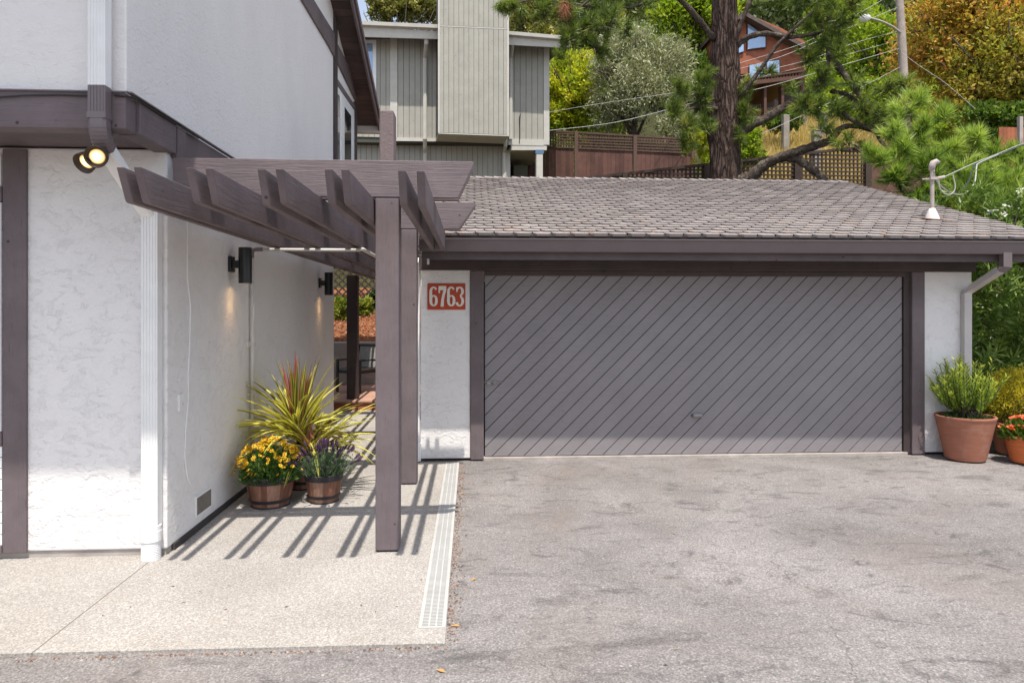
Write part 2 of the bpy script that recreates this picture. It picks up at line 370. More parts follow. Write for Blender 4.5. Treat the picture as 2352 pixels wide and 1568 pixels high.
# timber on the upper side wall (outline in pixels of the crop -> points on the wall plane)
def side_poly(pts, t, x=XU):
    P = [atX(689+px/3.0, py/3.0, x) for px, py in pts]; return MB().prism([tuple(p) for p in P], (t, 0, 0))
side_poly([(-60, -140), (-5, -140), (228, 235), (228, 392), (190, 320), (0, 0)], 0.03).build('diagonal_timber', m_wy, house, bevel=0.004)
side_poly([(246, 300), (345, 490), (378, 640), (378, 700), (246, 425)], 0.032).build('diagonal_timber', m_wy, house, bevel=0.004)
side_poly([(228, 40), (245, 78), (245, 1180), (228, 1180)], 0.036).build('corner_timber', m_dz, house, bevel=0.003)
side_poly([(246, 545), (366, 725), (366, 757), (246, 590)], 0.034).build('window_head', m_wy, house, bevel=0.003)
side_poly([(367, 700), (384, 735), (384, 1180), (367, 1180)], 0.03).build('end_timber', m_dz, house, bevel=0.003)
sw = side_poly([(247, 592), (365, 762), (365, 1180), (247, 1180)], 0.024).build('window', m_white, house)
side_poly([(256, 640), (275, 668), (275, 1170), (256, 1170)], 0.003, XU+0.0245).build('pane', plain('curtained_glass', (0.16, 0.16, 0.17), 0.1, 0, 0.8), sw)
side_poly([(305, 735), (352, 800), (352, 1170), (305, 1170)], 0.003, XU+0.0245).build('pane', m_glass, sw)
side_poly([(279, 650), (300, 680), (300, 1170), (279, 1170)], 0.018, XU+0.0245).build('sash', m_white, sw)
side_poly([(246, 810), (258, 815), (258, 910), (246, 910)], 0.05).build('window_latch', m_cream, sw)
# roof with rake fascia and boarded soffit
rx0, rx1 = -8.5, -1.80
mb = MB()
sec = [(2.95, 5.9), (7.53, zr(7.54)), (13.62, zr(13.62))]
mb.prism([(rx0, 3.1, 5.9), (rx0, 7.53, zr(7.54)), (rx0, 13.62, zr(13.62)), (rx0, 13.62, zr(13.62)+0.09), (rx0, 7.53, zr(7.54)+0.09), (rx0, 3.1, 5.99)], (rx1-rx0-0.04, 0, 0))
roof = mb.build('roof', plain('roof_shingle', (0.1, 0.085, 0.08), 0.9, 0, 0.2, 0.2), house)
mb = MB(); h = 0.2
mb.prism([(rx1-0.035, 7.53, zr(7.54)-h+0.1), (rx1-0.035, 13.7, zr(13.7)-h+0.1), (rx1-0.035, 13.7, zr(13.7)+0.11), (rx1-0.035, 7.53, zr(7.54)+0.11)], (0.035, 0, 0))
mb.prism([(rx1-0.035, 3.08, 5.92), (rx1-0.035, 7.525, zr(7.54)-h+0.1), (rx1-0.035, 7.525, zr(7.54)+0.11), (rx1-0.035, 3.08, 6.01)], (0.035, 0, 0))
mb.prism([(rx1+0.002, 7.53, zr(7.54)+0.02), (rx1+0.002, 13.72, zr(13.7)+0.02), (rx1+0.002, 13.72, zr(13.7)+0.13), (rx1+0.002, 7.53, zr(7.54)+0.13)], (0.03, 0, 0))
mb.build('rake_fascia', m_wy, roof, bevel=0.004)
mb = MB(); y = 7.6
while y < 13.5:
    mb.prism([(XU-0.01, y, zr(y)-0.015), (XU-0.01, y+0.135, zr(y+0.135)-0.015), (XU-0.01, y+0.135, zr(y+0.135)-0.001), (XU-0.01, y, zr(y)-0.001)], (rx1-XU-0.035, 0, 0), random.random()); y += 0.142
mb.build('rake_soffit', wood('soffit_boards', mul(DARKM, 1.3), 'x', planks=True), roof)
mb = MB(); mb.box(-2.6, rx1+0.02, 13.62, 13.74, zr(13.6)-0.14, zr(13.6)+0.06); mb.build('rear_gutter', m_cream, roof)
# downspouts
def ribbed(mbx, x, y, z0, z1, w, dp, ribs=5):
    mbx.box(x-w/2, x+w/2, y-dp/2, y+dp/2, z0, z1)
    for k in range(ribs):
        rx = x-w*0.36+k*w*0.72/(ribs-1); mbx.box(rx-w*0.035, rx+w*0.035, y-dp/2-0.004, y-dp/2+0.001, z0+0.002, z1-0.002)
p = atY(229, 200, 4.315); dx = p.x; zp = p.z
dsp = MB(); ribbed(dsp, dx, 4.315, zp, 6.0, 0.104, 0.075); ds = dsp.build('downspout', m_white, house, bevel=0.004)
mb = MB(); ribbed(mb, dx, 4.315, atY(229, 262, 4.315).z, zp-0.001, 0.1045, 0.0755); mb.box(dx-0.056, dx+0.056, 4.272, 4.358, atY(229, 275, 4.315).z, atY(229, 260, 4.315).z)
mb.build('painted_pipe', m_mmetal, ds, bevel=0.003)
mb = MB(); zc_ = atY(229, 268, 4.315).z
pts = [(dx, 4.315, zc_)]
for k in range(9):
    a = R(k*55/8); pts.append((dx, 4.315+0.16*(1-math.cos(a)), zc_-0.05-0.16*math.sin(a)))
mb.tube(pts, 1, 16, rect=(0.052, 0.04))
for k in range(2, 10):
    q = Vector(pts[k]); d_ = (Vector(pts[k])-Vector(pts[k-1])).normalized(); mb.tube([q-d_*0.003, q+d_*0.003], 1, 16, rect=(0.0545, 0.0425))
mb.build('elbow', m_mmetal, ds)
e = Vector(pts[-1]); e2 = Vector((dx+0.01, 4.915, 2.42))
mb = MB(); mb.tube([e, e+(e2-e)*0.97, e2], 1, 16, rect=(0.05, 0.038)); mb.build('slant_pipe', m_white, ds)
lx = atY(348, 800, 4.93).x
mb = MB(); ribbed(mb, lx, 4.935, 0.23, 2.46, 0.112, 0.08); ds2 = mb.build('downspout', m_white, house, bevel=0.004)
mb = MB(); mb.tube([(lx, 4.925, 0.235), (lx, 4.925, 0.16), (lx, 4.925, 0.159)], 0.066, 20); mb.tube([(lx, 4.925, 0.20), (lx, 4.925, 0.13)], 0.069, 20); mb.build('drain_adapter', m_white, ds2, smooth=False)
mb = MB(); prof = []
for k in range(12): z = 0.128-k*0.012; prof += [(0.061, z), (0.064, z-0.003), (0.064, z-0.007), (0.061, z-0.009)]
mb.lathe((lx, 4.925, 0), prof, 28); mb.build('corrugated_pipe', m_white, ds2)
# side-wall fittings
def wall_rect(x0, y0, x1, y1, t, X=XS):
    a = atX(x0, y0, X); b = atX(x1, y1, X); ym = (y0+y1)/2; return MB().box(X, X+t, a.y, b.y, min(atX(x0, y0, X).z, b.z), max(a.z, b.z))
va = atX(447, 1190, XS); vb = atX(483, 1165, XS)
mb = MB(); mb.box(XS, XS+0.012, va.y, vb.y, va.z, va.z+0.17); vent = mb.build('foundation_vent', m_white, house, bevel=0.003)
mb = MB(); mb.box(XS+0.0122, XS+0.014, va.y+0.018, vb.y-0.018, va.z+0.018, va.z+0.152)
mb.build('vent_screen', plain('dusty_screen', (0.16, 0.14, 0.12), 0.9, 0, 0.2, 0.5, 1.0, 200), vent)
pa = atX(408, 945, XS); pb = atX(419, 905, XS)
mb = MB(); mb.box(XS, XS+0.014, pa.y, pb.y, pa.z, pa.z+0.125); bp = mb.build('bell_plate', m_white, house, bevel=0.003)
mb = MB(); mb.box(XS+0.0142, XS+0.022, (pa.y+pb.y)/2-0.008, (pa.y+pb.y)/2+0.008, pa.z+0.04, pa.z+0.06); mb.build('bell_button', m_cream, bp)
pts = [atX(px, py, XS+0.006) for px, py in [(430, 500), (430, 640), (437, 700), (436, 780), (432, 860), (432, 920), (426, 990), (424, 1050), (430, 1095), (438, 1117)]]
mb = MB(); mb.tube(pts, 0.006, 6); tag(mb.build('wall_cable', m_white, house), 'thin white cable sagging down the side wall')
# conduit: vertical on the wall, then across under the rafters
c1 = atX(579, 573, XS+0.03); yy = c1.y; zz = c1.z; cxr = atY(830, 573, yy).x
mb = MB(); mb.tube([(XS+0.03, yy, 0.05), (XS+0.03, yy, zz-0.06)], 0.017, 10)
cd = mb.build('conduit', m_cream, house, smooth=True)
mb = MB(); mb.tube([(XS+0.03, yy, zz-0.08), (XS+0.03, yy, zz-0.03), (XS+0.045, yy, zz-0.005), (XS+0.08, yy, zz), (XS+0.13, yy, zz)], 0.02, 10); mb.build('conduit_bend', m_mmetal, cd, smooth=True)
mb = MB(); mb.tube([(XS+0.12, yy, zz), (cxr-0.03, yy, zz)], 0.015, 10); mb.tube([(cxr-0.04, yy, zz), (cxr, yy, zz+0.01), (cxr+0.01, yy+0.05, zz+0.01), (cxr+0.01, yy+2.2, zz+0.01)], 0.018, 10); mb.build('cross_pipe', m_cream, cd, smooth=True)
mb = MB(); zk = atX(579, 790, XS+0.03).z; mb.box(XS, XS+0.052, yy-0.03, yy+0.05, zk-0.016, zk+0.016); mb.box(XS, XS+0.02, yy-0.09, yy+0.09, zk-0.03, zk+0.03); mb.build('pipe_clamp', m_cream, cd, bevel=0.003)
# corner cable on the front beam
pts = [atY(px, py, YU-0.045) for px, py in [(-60, 226), (0, 223), (60, 219), (130, 218), (210, 220)]]
mb = MB(); mb.tube(pts, 0.005, 6); mb.tube([(-2.2, YU-0.045, ZB-0.02), (XU+0.03, YU-0.045, ZB-0.025), (XU+0.045, YU, ZB-0.02), (XU+0.045, 5.4, ZB-0.02)], 0.006, 6)
tag(mb.build('beam_cable', m_rubber, house), 'dark cable clipped along the top of the beam')

# wall lanterns
def lantern(px, py, plate_px, label):
    pl = atX(plate_px, py, XS); L = thing('wall_lantern', label, 'wall lamp', (XS, pl.y, pl.z), group='black cylinder lamps on the side wall')
    y, z = pl.y, pl.z
    mb = MB(); mb.box(XS+0.002, XS+0.028, y-0.055, y+0.055, z-0.07, z+0.07); mb.build('back_plate', m_black, L, bevel=0.004)
    mb = MB(); mb.box(XS+0.0285, XS+0.085, y-0.03, y+0.03, z-0.035, z+0.035); mb.build('arm', m_black, L, bevel=0.003)
    xc = XS+0.135; mb = MB(); mb.lathe((xc, y, z-0.01), [(0.048, -0.158), (0.057, -0.16), (0.058, -0.15), (0.058, 0.158), (0.057, 0.16), (0.0, 0.16)], 32); mb.build('shade', m_black, L, smooth=False)
    mb = MB(); mb.lathe((xc, y, z-0.01), [(0.0, -0.13), (0.047, -0.13), (0.047, -0.135), (0.0, -0.135)], 20); mb.build('bulb', emis('warm_bulb', (1, 0.62, 0.28), 14), L)
    li = D.lights.new('down_light', 'SPOT'); li.energy = 1.5; li.color = (1, 0.6, 0.28); li.spot_size = R(58); li.spot_blend = 0.9; li.shadow_soft_size = 0.02
    o = D.objects.new('down_light', li); COL.objects.link(o); o.parent = L; o.location = (0.10, 0, -0.175); o.rotation_euler = (0, R(12), 0)
lantern(0, 607, 528, 'nearer black cylinder wall lamp on the stucco side wall')
lantern(0, 650, 733, 'farther black cylinder wall lamp near the end of the side wall')
m_l = M_('warm_lens'); m_l.col((0.8, 0.6, 0.3)); m_l.b.inputs['Emission Color'].default_value = (1.0, 0.6, 0.22, 1); m_l.l(m_l.math('MULTIPLY', m_l.attr(), 2.6), m_l.b.inputs['Emission Strength']); m_lens = m_l.m
# flood lights under the overhang
fl = thing('flood_light', 'twin bronze flood lights glowing warm under the left overhang', 'flood light', (-2.35, 4.62, ZS))
p1 = atD(222, 360, 4.13); p2 = atD(196, 373, 4.17); base = Vector((p1.x-0.05, 4.44, ZS-0.02))
mb = MB(); mb.lathe(base, [(0.0, 0.02), (0.055, 0.02), (0.055, -0.01), (0.02, -0.03), (0, -0.03)], 24); mb.build('mount', m_mmetal, fl)
m_bronze = plain('bronze_hood', (0.05, 0.035, 0.025), 0.4, 0.3)
for i, (pp, aim) in enumerate(((p1, Vector((0.22, -1, -0.28))), (p2, Vector((-0.28, -1, -0.75))))):
    aim = aim.normalized(); back = pp-aim*0.13
    q = aim.to_track_quat('Z', 'Y')
    def lath(prof, n=28):
        mbx = MB()
        for r_, z_ in [(0, 0)]: pass
        m_ = len(prof); vs = [pp+q @ Vector((r*math.cos(2*math.pi*k/n), r*math.sin(2*math.pi*k/n), z)) for r, z in prof for k in range(n)]
        fs = [(a*n+k, a*n+(k+1) % n, (a+1)*n+(k+1) % n, (a+1)*n+k) for a in range(m_-1) for k in range(n)]
        return mbx.add(vs, fs)
    hd = lath([(0.0, -0.13), (0.03, -0.13), (0.045, -0.09), (0.062, -0.01), (0.066, 0.02), (0.061, 0.02), (0.056, -0.006), (0.044, -0.012)]).build('lamp_head', m_bronze, fl, smooth=True)
    ln_ = lath([(0.044, -0.01), (0.038, -0.007), (0.031, -0.004), (0.024, -0.002), (0.015, -0.001), (0.0, 0.0)]); ln_.a = [0.12]*28+[0.3]*28+[0.55]*28+[0.85]*28+[1.0]*28
    ln_.build('lens', m_lens, hd, smooth=True)
    mb = MB(); mb.tube([base-Vector((0, 0, 0.02)), (base+back)/2-Vector((0, 0, 0.01)), back], 0.014, 8); mb.build('neck', m_bronze, fl)
    li = D.lights.new('flood', 'SPOT'); li.energy = 22; li.color = (1, 0.62, 0.28); li.spot_size = R(140); li.spot_blend = 1; li.shadow_soft_size = 0.05
    o = D.objects.new('flood', li); COL.objects.link(o); o.parent = fl; o.location = pp+aim*0.03-Vector((-2.35, 4.62, ZS)); o.rotation_euler = (-aim).to_track_quat('Z', 'Y').to_euler()

# ================================================================ PERGOLA
perg = thing('pergola', 'mauve timber pergola over the entry walk with paired rafters', 'pergola', (-0.6, 5.0, 0))
ZP = 2.55; YB = [4.95, 6.85, 8.75, 10.65, 12.55]
def beam(y, x0, xt, xb, zt=2.815):
    for o_, yy in enumerate((y, y+0.135)):
        MB().prism([(x0, yy, ZP), (xb, yy, ZP), (xt, yy, zt-0.025), (xt, yy, zt), (x0, yy, zt)], (0, 0.04, 0)).build('beam', m_wx, perg, bevel=0.005)
a = atY(1088, 378, YB[0]); b = atY(1052, 455, YB[0]); beam(YB[0], XU+0.045, a.x, b.x)
a = atY(1092, 475, YB[1]); b = atY(1055, 530, YB[1]); beam(YB[1], XU+0.045, a.x, b.x)
for y in YB[2:]: beam(y, XU+0.045, -0.64, -0.66)
for i, (px0, px1, pt) in enumerate(((862, 916, YB[0]), (921, 957, YB[1]))):
    a = atY(px0, 1200, pt+0.003); b = atY(px1, 1200, pt+0.003)
    p_ = MB().box(a.x, b.x, pt+0.003, pt+0.172, 0.012, ZP-0.002); o = p_.build('post', m_wz, perg, bevel=0.008)
    MB().box(a.x+0.01, b.x-0.01, pt+0.015, pt+0.16, 0.0, 0.0115).build('post_foot', m_black, o)
MB().box(-0.82, -0.70, YB[2], YB[2]+0.17, 0, ZP-0.002).build('post', m_wz, perg, bevel=0.008)
a = atZ(796, 938, 0); b = atZ(821, 938, 0)
MB().box(a.x, b.x, a.y, a.y+0.17, 0.0, ZP-0.193).build('post', m_dz, perg, bevel=0.008)
pairs = [(-2.005, -1.905, 14.2), (-1.62, -1.515, 14.2), (-1.225, -1.12, 14.2), (-0.842, -0.748, 13.0), (-0.425, -0.318, 7.16)]
for k, (xa, xb, ye) in enumerate(pairs):
    for j, x in enumerate((xa, xb)):
        jit = random.uniform(-0.012, 0.012); zt, zb = ZP-0.002, 2.36+random.uniform(-0.006, 0.006)
        prof = [(x, 3.975+jit, zt), (x, 4.07+jit, zb+0.02), (x, 4.082+jit, zb+0.005), (x, 4.1+jit, zb), (x, ye-0.13, zb), (x, ye, zt-0.03), (x, ye, zt)]
        if ye < 8: prof = [(x, 3.975+jit, zt), (x, 4.07+jit, zb+0.02), (x, 4.082+jit, zb+0.005), (x, 4.1+jit, zb), (x, ye, zb), (x, ye, zt)]
        MB().prism(prof, (0.046, 0, 0)).build('rafter', m_wy, perg, bevel=0.006)
# tall stucco column seen above the beam
a = atD(871, 252, 8.3); b = atD(904, 252, 8.3)
MB().box(a.x, b.x, a.y, a.y+0.3, 0, a.z).build('stucco_column', m_mstucco, origin=(a.x, a.y, 0), bevel=0.02, label='tall mauve stucco column rising above the pergola beam', cat='column')

# ================================================================ GARAGE
YG = 8.0
gar = thing('garage', 'double garage with diagonal-board door and grey shingle roof', 'garage', (2.8, 8.0, 0))
gx = lambda px: atY(px, 800, YG).x
gz = lambda py: atY(1113, py, YG).z
XL, XR, XB = gx(966), gx(2228), 14.3
m_garst = m_stucco
zt = gz(598)
MB().box(XL, gx(1080), YG-0.03, YG+0.2, 0.015, zt).build('wall', m_stucco, gar, bevel=0.01)
MB().box(gx(2118), XR, YG-0.03, YG+0.2, 0.015, zt).build('wall', m_stucco, gar, bevel=0.01)
MB().box(XL, XL+0.2, YG+0.201, XB, 0.0, zt).build('wall', m_stucco, gar)
MB().box(XR-0.2, XR, YG+0.201, XB, 0.0, zt).build('wall', m_stucco, gar)
MB().box(XL+0.201, XR-0.201, XB-0.2, XB, 0.0, zt).build('wall', m_stucco, gar)
MB().box(gx(1080)+0.002, gx(1111), YG-0.055, YG+0.1, 0.0, gz(622)).build('door_post', m_wz, gar, bevel=0.006)
MB().box(gx(2089), gx(2118)-0.002, YG-0.055, YG+0.1, 0.0, gz(622)).build('door_post', m_wz, gar, bevel=0.006)
MB().box(gx(2074), gx(2089)-0.002, YG-0.015, YG+0.1, 0.0, gz(622)).build('door_jamb', m_dz, gar, bevel=0.004)
MB().box(gx(962), gx(2232), YG-0.07, YG+0.12, gz(622)+0.002, gz(586)).build('header_beam', wood('header_paint', mul(DARKM, 1.15), 'x'), gar, bevel=0.006)
MB().box(gx(1112), gx(2074), YG-0.04, YG+0.003, gz(633), gz(622)).build('door_stop', wood('stop_paint', mul(DARKM, 1.15), 'x'), gar, bevel=0.004)
# door: diagonal boards clipped to the rectangle
def clip(poly, f):
    out = []
    for i in range(len(poly)):
        p, q = poly[i], poly[(i+1) % len(poly)]; a, b = f(p), f(q)
        if a >= 0: out.append(p)
        if a*b < 0: t = a/(a-b); out.append((p[0]+(q[0]-p[0])*t, p[1]+(q[1]-p[1])*t))
    return out
dx0, dx1, dz0, dz1 = gx(1113)+0.004, gx(2072), 0.028, gz(632)-0.003
door = MB().box(dx0, dx1, YG+0.022, YG+0.05, dz0, dz1).build('door', plain('groove_dark', (0.03, 0.026, 0.026), 0.9), gar)
mb = MB(); sp_ = 0.1875; u = dx0-dz1-0.05
while u < dx1-dz0:
    P = clip(clip([(dx0, dz0), (dx1, dz0), (dx1, dz1), (dx0, dz1)], lambda p: (p[0]-p[1])-(u+0.006)), lambda p: (u+sp_-0.006)-(p[0]-p[1]))
    if len(P) > 2:
        j = random.uniform(0, 0.0012); mb.prism([(x, YG+0.005+j, z) for x, z in P], (0, 0.0165-j, 0), random.random())
    u += sp_
mb.build('diagonal_boards', m_door, door, bevel=0.0015)
p = atY(1601, 953, YG); mb = MB()
mb.tube([(p.x-0.065, YG+0.004, p.z), (p.x-0.05, YG-0.035, p.z), (p.x-0.04, YG-0.04, p.z), (p.x+0.04, YG-0.04, p.z), (p.x+0.05, YG-0.035, p.z), (p.x+0.065, YG+0.004, p.z)], 1, 8, rect=(0.01, 0.02))
mb.box(p.x-0.075, p.x+0.075, YG-0.0005, YG+0.006, p.z-0.022, p.z+0.022); mb.build('handle', m_steel, door, bevel=0.002)
p = atY(1131, 877, YG); mb = MB()
mb.tube([(dx0-0.03, YG-0.012, p.z), (p.x+0.11, YG-0.012, p.z)], 0.0085, 8); mb.box(p.x-0.06, p.x-0.02, YG-0.016, YG+0.003, p.z-0.028, p.z+0.018); mb.box(p.x+0.02, p.x+0.045, YG-0.016, YG+0.003, p.z-0.02, p.z+0.018)
mb.tube([(p.x, YG-0.012, p.z), (p.x+0.004, YG-0.03, p.z-0.03), (p.x+0.004, YG-0.03, p.z-0.05)], 0.007, 6); mb.build('latch', m_steel, door)
MB().box(gx(1112)-0.02, gx(2074)+0.04, YG-0.035, YG+0.3, -0.02, 0.020).build('threshold', m_plaincon, gar, bevel=0.006)
# eave: gutter, fascia, soffit
gyl, gyr = 7.215, 7.185
gl, gr = atY(962, 560, 7.2).x, 7.2
prof = [(0.0, 0.0), (0.0, -0.008), (0.012, -0.02), (0.02, -0.055), (0.035, -0.115), (0.042, -0.135), (0.12, -0.135), (0.12, 0.0)]
zg = atY(1100, 547, 7.2).z
mb = MB(); P0 = [(gl, gyl+a_, zg+b_) for a_, b_ in prof]
mb.prism(P0, (gr-gl, gyr-gyl, 0)); mb.prism([(gl, gyl-0.006, zg-0.008), (gl, gyl+0.001, zg-0.012), (gl, gyl+0.001, zg+0.002), (gl, gyl-0.006, zg+0.001)], (gr-gl, gyr-gyl, 0)); gut = mb.build('gutter', m_gutter, gar)
MB().box(gl+0.02, gr, 7.345, 7.385, zg-0.215, zg-0.02).build('fascia', m_dx, gar, bevel=0.004)
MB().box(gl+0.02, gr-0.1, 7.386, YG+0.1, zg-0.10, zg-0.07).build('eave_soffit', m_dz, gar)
x_ = atY(984, 600, 7.38).x; MB().box(x_-0.012, x_+0.012, 7.33, 7.344, zg-0.27, zg-0.21).build('fascia_tab', m_cream, gar)
# garage downspout
p1 = atY(2311, 580, 7.25); p2 = atY(2311, 612, 7.25); p3 = atY(2222, 668, 7.9); 
mb = MB(); mb.tube([(p1.x, 7.26, p1.z+0.02), (p2.x, 7.26, p2.z-0.0), (p2.x-0.02, 7.30, p2.z-0.035)], 1, 12, rect=(0.05, 0.036)); g1 = mb.build('downspout', m_gutter, gar)
mb = MB(); mb.tube([(p2.x-0.02, 7.30, p2.z-0.03), (p3.x+0.03, 7.86, p3.z+0.03), (p3.x, 7.915, p3.z-0.03), (p3.x, 7.915, 0.12)], 1, 12, rect=(0.044, 0.034)); mb.build('lower_pipe', m_greige, g1)
x_ = atY(965, 900, 7.93).x
mb = MB(); mb.tube([(XL-0.03, 7.7, 2.3), (XL-0.035, 7.93, 2.08), (XL-0.035, 7.95, 2.02), (XL-0.035, 7.95, 0.1)], 1, 12, rect=(0.03, 0.04)); g2 = mb.build('downspout', m_white, gar)
mb = MB(); mb.tube([(XL-0.035, 7.95, 0.2), (XL-0.035, 7.95, 0.0)], 0.045, 16); mb.build('drain_adapter', m_white, g2)
# shingled roof
RY, RS = 11.7, 0.33; zE = zg+0.03; rl, rr = gl-0.0, 6.56
sl_ = math.sqrt(1+RS*RS)
def rp(x, s, h): return (x, 7.235+s/sl_-h*RS/sl_, zE+RS*s/sl_+h/sl_)
LEN = (RY-7.235)*sl_
mb = MB()
mb.add([rp(rl, 0.02, 0), rp(rr, 0.02, 0), rp(rr, LEN, 0), rp(rl, LEN, 0), rp(rl, 0.02, -0.03), rp(rr, 0.02, -0.03), rp(rr, LEN, -0.03), rp(rl, LEN, -0.03)], [(0,1,2,3),(7,6,5,4),(0,4,5,1),(1,5,6,2),(3,7,4,0)])
zR = rp(0, LEN, 0)[2]; mb.add([(rl, RY, zR), (rr, RY, zR), (rr, 14.6, zR-0.33*2.9), (rl, 14.6, zR-0.33*2.9)], [(0,1,2,3)])
mr = M_('asphalt_shingle', 0.92, 0.15); f = mr.attr()
gran = mr.noise(mr.map(), 260, 2, 0.6); tone = mr.noise(mr.map(), 0.9, 4, 0.6)
cc = mr.ramp(f, [(0.0, (0.225, 0.199, 0.186)), (0.5, (0.252, 0.222, 0.208)), (0.95, (0.28, 0.248, 0.232)), (1.0, (0.275, 0.23, 0.205))])
cc = mr.mix(1.0, cc, mr.ramp(gran, [(0.3, 0.75), (0.7, 1.25)]), 'MULTIPLY'); cc = mr.mix(1.0, cc, mr.ramp(tone, [(0.3, 0.93), (0.7, 1.06)]), 'MULTIPLY')
mr.col(cc); mr.bump(gran, 0.4, 0.003)
groof = mb.build('roof', plain('roof_underlay', (0.05, 0.042, 0.04), 0.95), gar)
mb = MB(); e_ = 0.14; w_ = 0.205; rnd = random.Random(11); nrow = int(LEN/e_)+1
for r_ in range(nrow):
    s0 = r_*e_; x = rl-(w_/2 if r_ % 2 else 0)-0.02
    while x < rr:
        w = w_*rnd.uniform(0.96, 1.0)-0.006; ds_ = rnd.uniform(-0.006, 0.006); h = 0.027+rnd.uniform(0, 0.008)
        s1 = min(s0+e_*1.7, LEN+0.03)
        pl = [(x+0.18*w, s0+ds_), (x+0.82*w, s0+ds_), (x+w, s0+0.36*e_), (x+w, s1), (x, s1), (x, s0+0.36*e_)]
        pl = [(min(max(a_, rl), rr), b_) for a_, b_ in pl]
        if max(p[0] for p in pl)-min(p[0] for p in pl) > 0.03:
            hs = [h, h, h*0.86, 0.004, 0.004, h*0.86]
            top = [rp(a_, b_, q_) for (a_, b_), q_ in zip(pl, hs)]; bot = [rp(pl[k][0], pl[k][1], 0.0008) for k in (5, 0, 1, 2)]
            mb.add(top+bot, [(0,1,2,3,4,5), (6, 7, 0, 5), (7, 8, 1, 0), (8, 9, 2, 1)], rnd.random())
        x += w_
mb.build('shingles', mr.m, groof)
mb = MB(); x = rl
while x < rr-0.1:
    w = 0.2; v_ = rnd.random(); h0, h1 = 0.03, 0.012
    mb.add([(x, RY-0.14, zR-0.045+h0), (x+w, RY-0.14, zR-0.045+h1), (x+w, RY, zR+h1+0.005), (x, RY, zR+h0+0.005), (x+w, RY+0.14, zR-0.045+h1), (x, RY+0.14, zR-0.045+h0), (x, RY-0.14, zR-0.05), (x, RY, zR-0.0), (x, RY+0.14, zR-0.05)],
           [(0,1,2,3), (3,2,4,5), (6,0,3,7), (7,3,5,8), (6,1,0)], v_); x += 0.155
mb.build('ridge_caps', mr.m, groof)
mb = MB(); mb.prism([rp(rr-0.02, 0, -0.14), rp(rr-0.02, LEN, -0.14), rp(rr-0.02, LEN, -0.005), rp(rr-0.02, 0, -0.005)], (0.03, 0, 0)); mb.build('barge_board', m_wy, groof); mb = MB(); mb.prism([rp(rl, 0, -0.14), rp(rl, LEN, -0.14), rp(rl, LEN, -0.005), rp(rl, 0, -0.005)], (0.03, 0, 0)); mb.build('barge_board', m_wy, groof)
MB().prism([(XR-0.1, YG, zt), (XR-0.1, 14.2, zt), (XR-0.1, RY, zR-0.15)], (0.05, 0, 0)).build('gable', m_stucco, gar)
MB().prism([(XL+0.1, YG, zt), (XL+0.1, 14.2, zt), (XL+0.1, RY, zR-0.15)], (0.05, 0, 0)).build('gable', m_stucco, gar)
# pine litter on the roof
mb = MB()
for k in range(260):
    x, s_ = rnd.uniform(rl, rr), rnd.uniform(0, LEN) if rnd.random() < 0.6 else abs(rnd.gauss(0, 0.12)); an = rnd.uniform(-0.6, 0.6); L_ = rnd.uniform(0.01, 0.05)
    a_, b_ = rp(x, s_, 0.026), rp(x+L_*math.cos(an), s_+L_*math.sin(an), 0.026); c_ = rp(x, s_+0.006, 0.03)
    mb.add([a_, b_, c_], [(0, 1, 2)], rnd.random())
mb.build('needle_litter', plain('dry_needles', (0.36, 0.15, 0.06), 0.9), kind='stuff', label='dry orange pine litter scattered over the garage roof', cat='litter')

# house-number sign
YS = YG-0.031
a = atY(982, 711, YS); b = atY(1069, 651, YS); sign = thing('number_sign', 'red house number plaque with white digits beside the garage door', 'sign', (a.x, YS, a.z))
sw_, sh = b.x-a.x, b.z-a.z
MB().box(a.x, b.x, YS-0.016, YS-0.001, a.z, b.z).build('plaque', m_red, sign, bevel=0.003)
def ribbon(path, ws, ox, sx, sz):
    mbx = MB(); n = len(path)
    for i in range(n-1):
        p, q = Vector(path[i]), Vector(path[i+1]); vs = []
        for k, pt in ((i, p), (i+1, q)):
            t = (Vector(path[min(k+1, n-1)])-Vector(path[max(k-1, 0)])); t = Vector((t.x*sx, t.y*sz)).normalized(); nn = Vector((-t.y, t.x))*ws[k]*0.5
            c = Vector((pt.x*sx, pt.y*sz)); vs += [c+nn, c-nn]
        y = YS-0.0175-0.00012*i
        mbx.prism([(ox+v.x, y, a.z+sh*0.10+v.y) for v in (vs[0], vs[1], vs[3], vs[2])], (0, -0.004, 0))
    return mbx
def arc(cx, cy, rx, ry, a0, a1, n): return [(cx+rx*math.cos(R(a0+(a1-a0)*k/n)), cy+ry*math.sin(R(a0+(a1-a0)*k/n))) for k in range(n+1)]
dw, dh = sw_*0.215, sh*0.80
six = arc(0.5, 0.74, 0.34, 0.2, 25, 180, 8)+[(0.15, 0.5)]+arc(0.5, 0.27, 0.34, 0.2, 180, 360, 10)+arc(0.5, 0.36, 0.34, 0.18, 0, 150, 7)
w6 = [(0.2 if i in (0, 1) else 0.15+0.13*abs(math.cos(R(25+155*min(i, 8)/8)))) for i in range(9)]+[0.3]+[0.14+0.16*abs(math.cos(R(180+18*i))) for i in range(11)]+[0.13+0.15*abs(math.cos(R(150*i/7))) for i in range(8)]
seven1 = [(0.06, 0.9), (0.94, 0.9)]; seven2 = [(0.84, 0.86), (0.66, 0.62), (0.52, 0.36), (0.46, 0.02)]; seven3 = [(0.09, 0.97), (0.09, 0.66)]
thr = arc(0.45, 0.74, 0.36, 0.2, 160, -70, 9)+arc(0.45, 0.28, 0.38, 0.22, 70, -165, 10)
w3 = [0.2]+[0.14+0.14*abs(math.cos(R(160-230*i/9))) for i in range(1, 10)]+[0.14+0.15*abs(math.cos(R(70-23.5*i))) for i in range(11)]
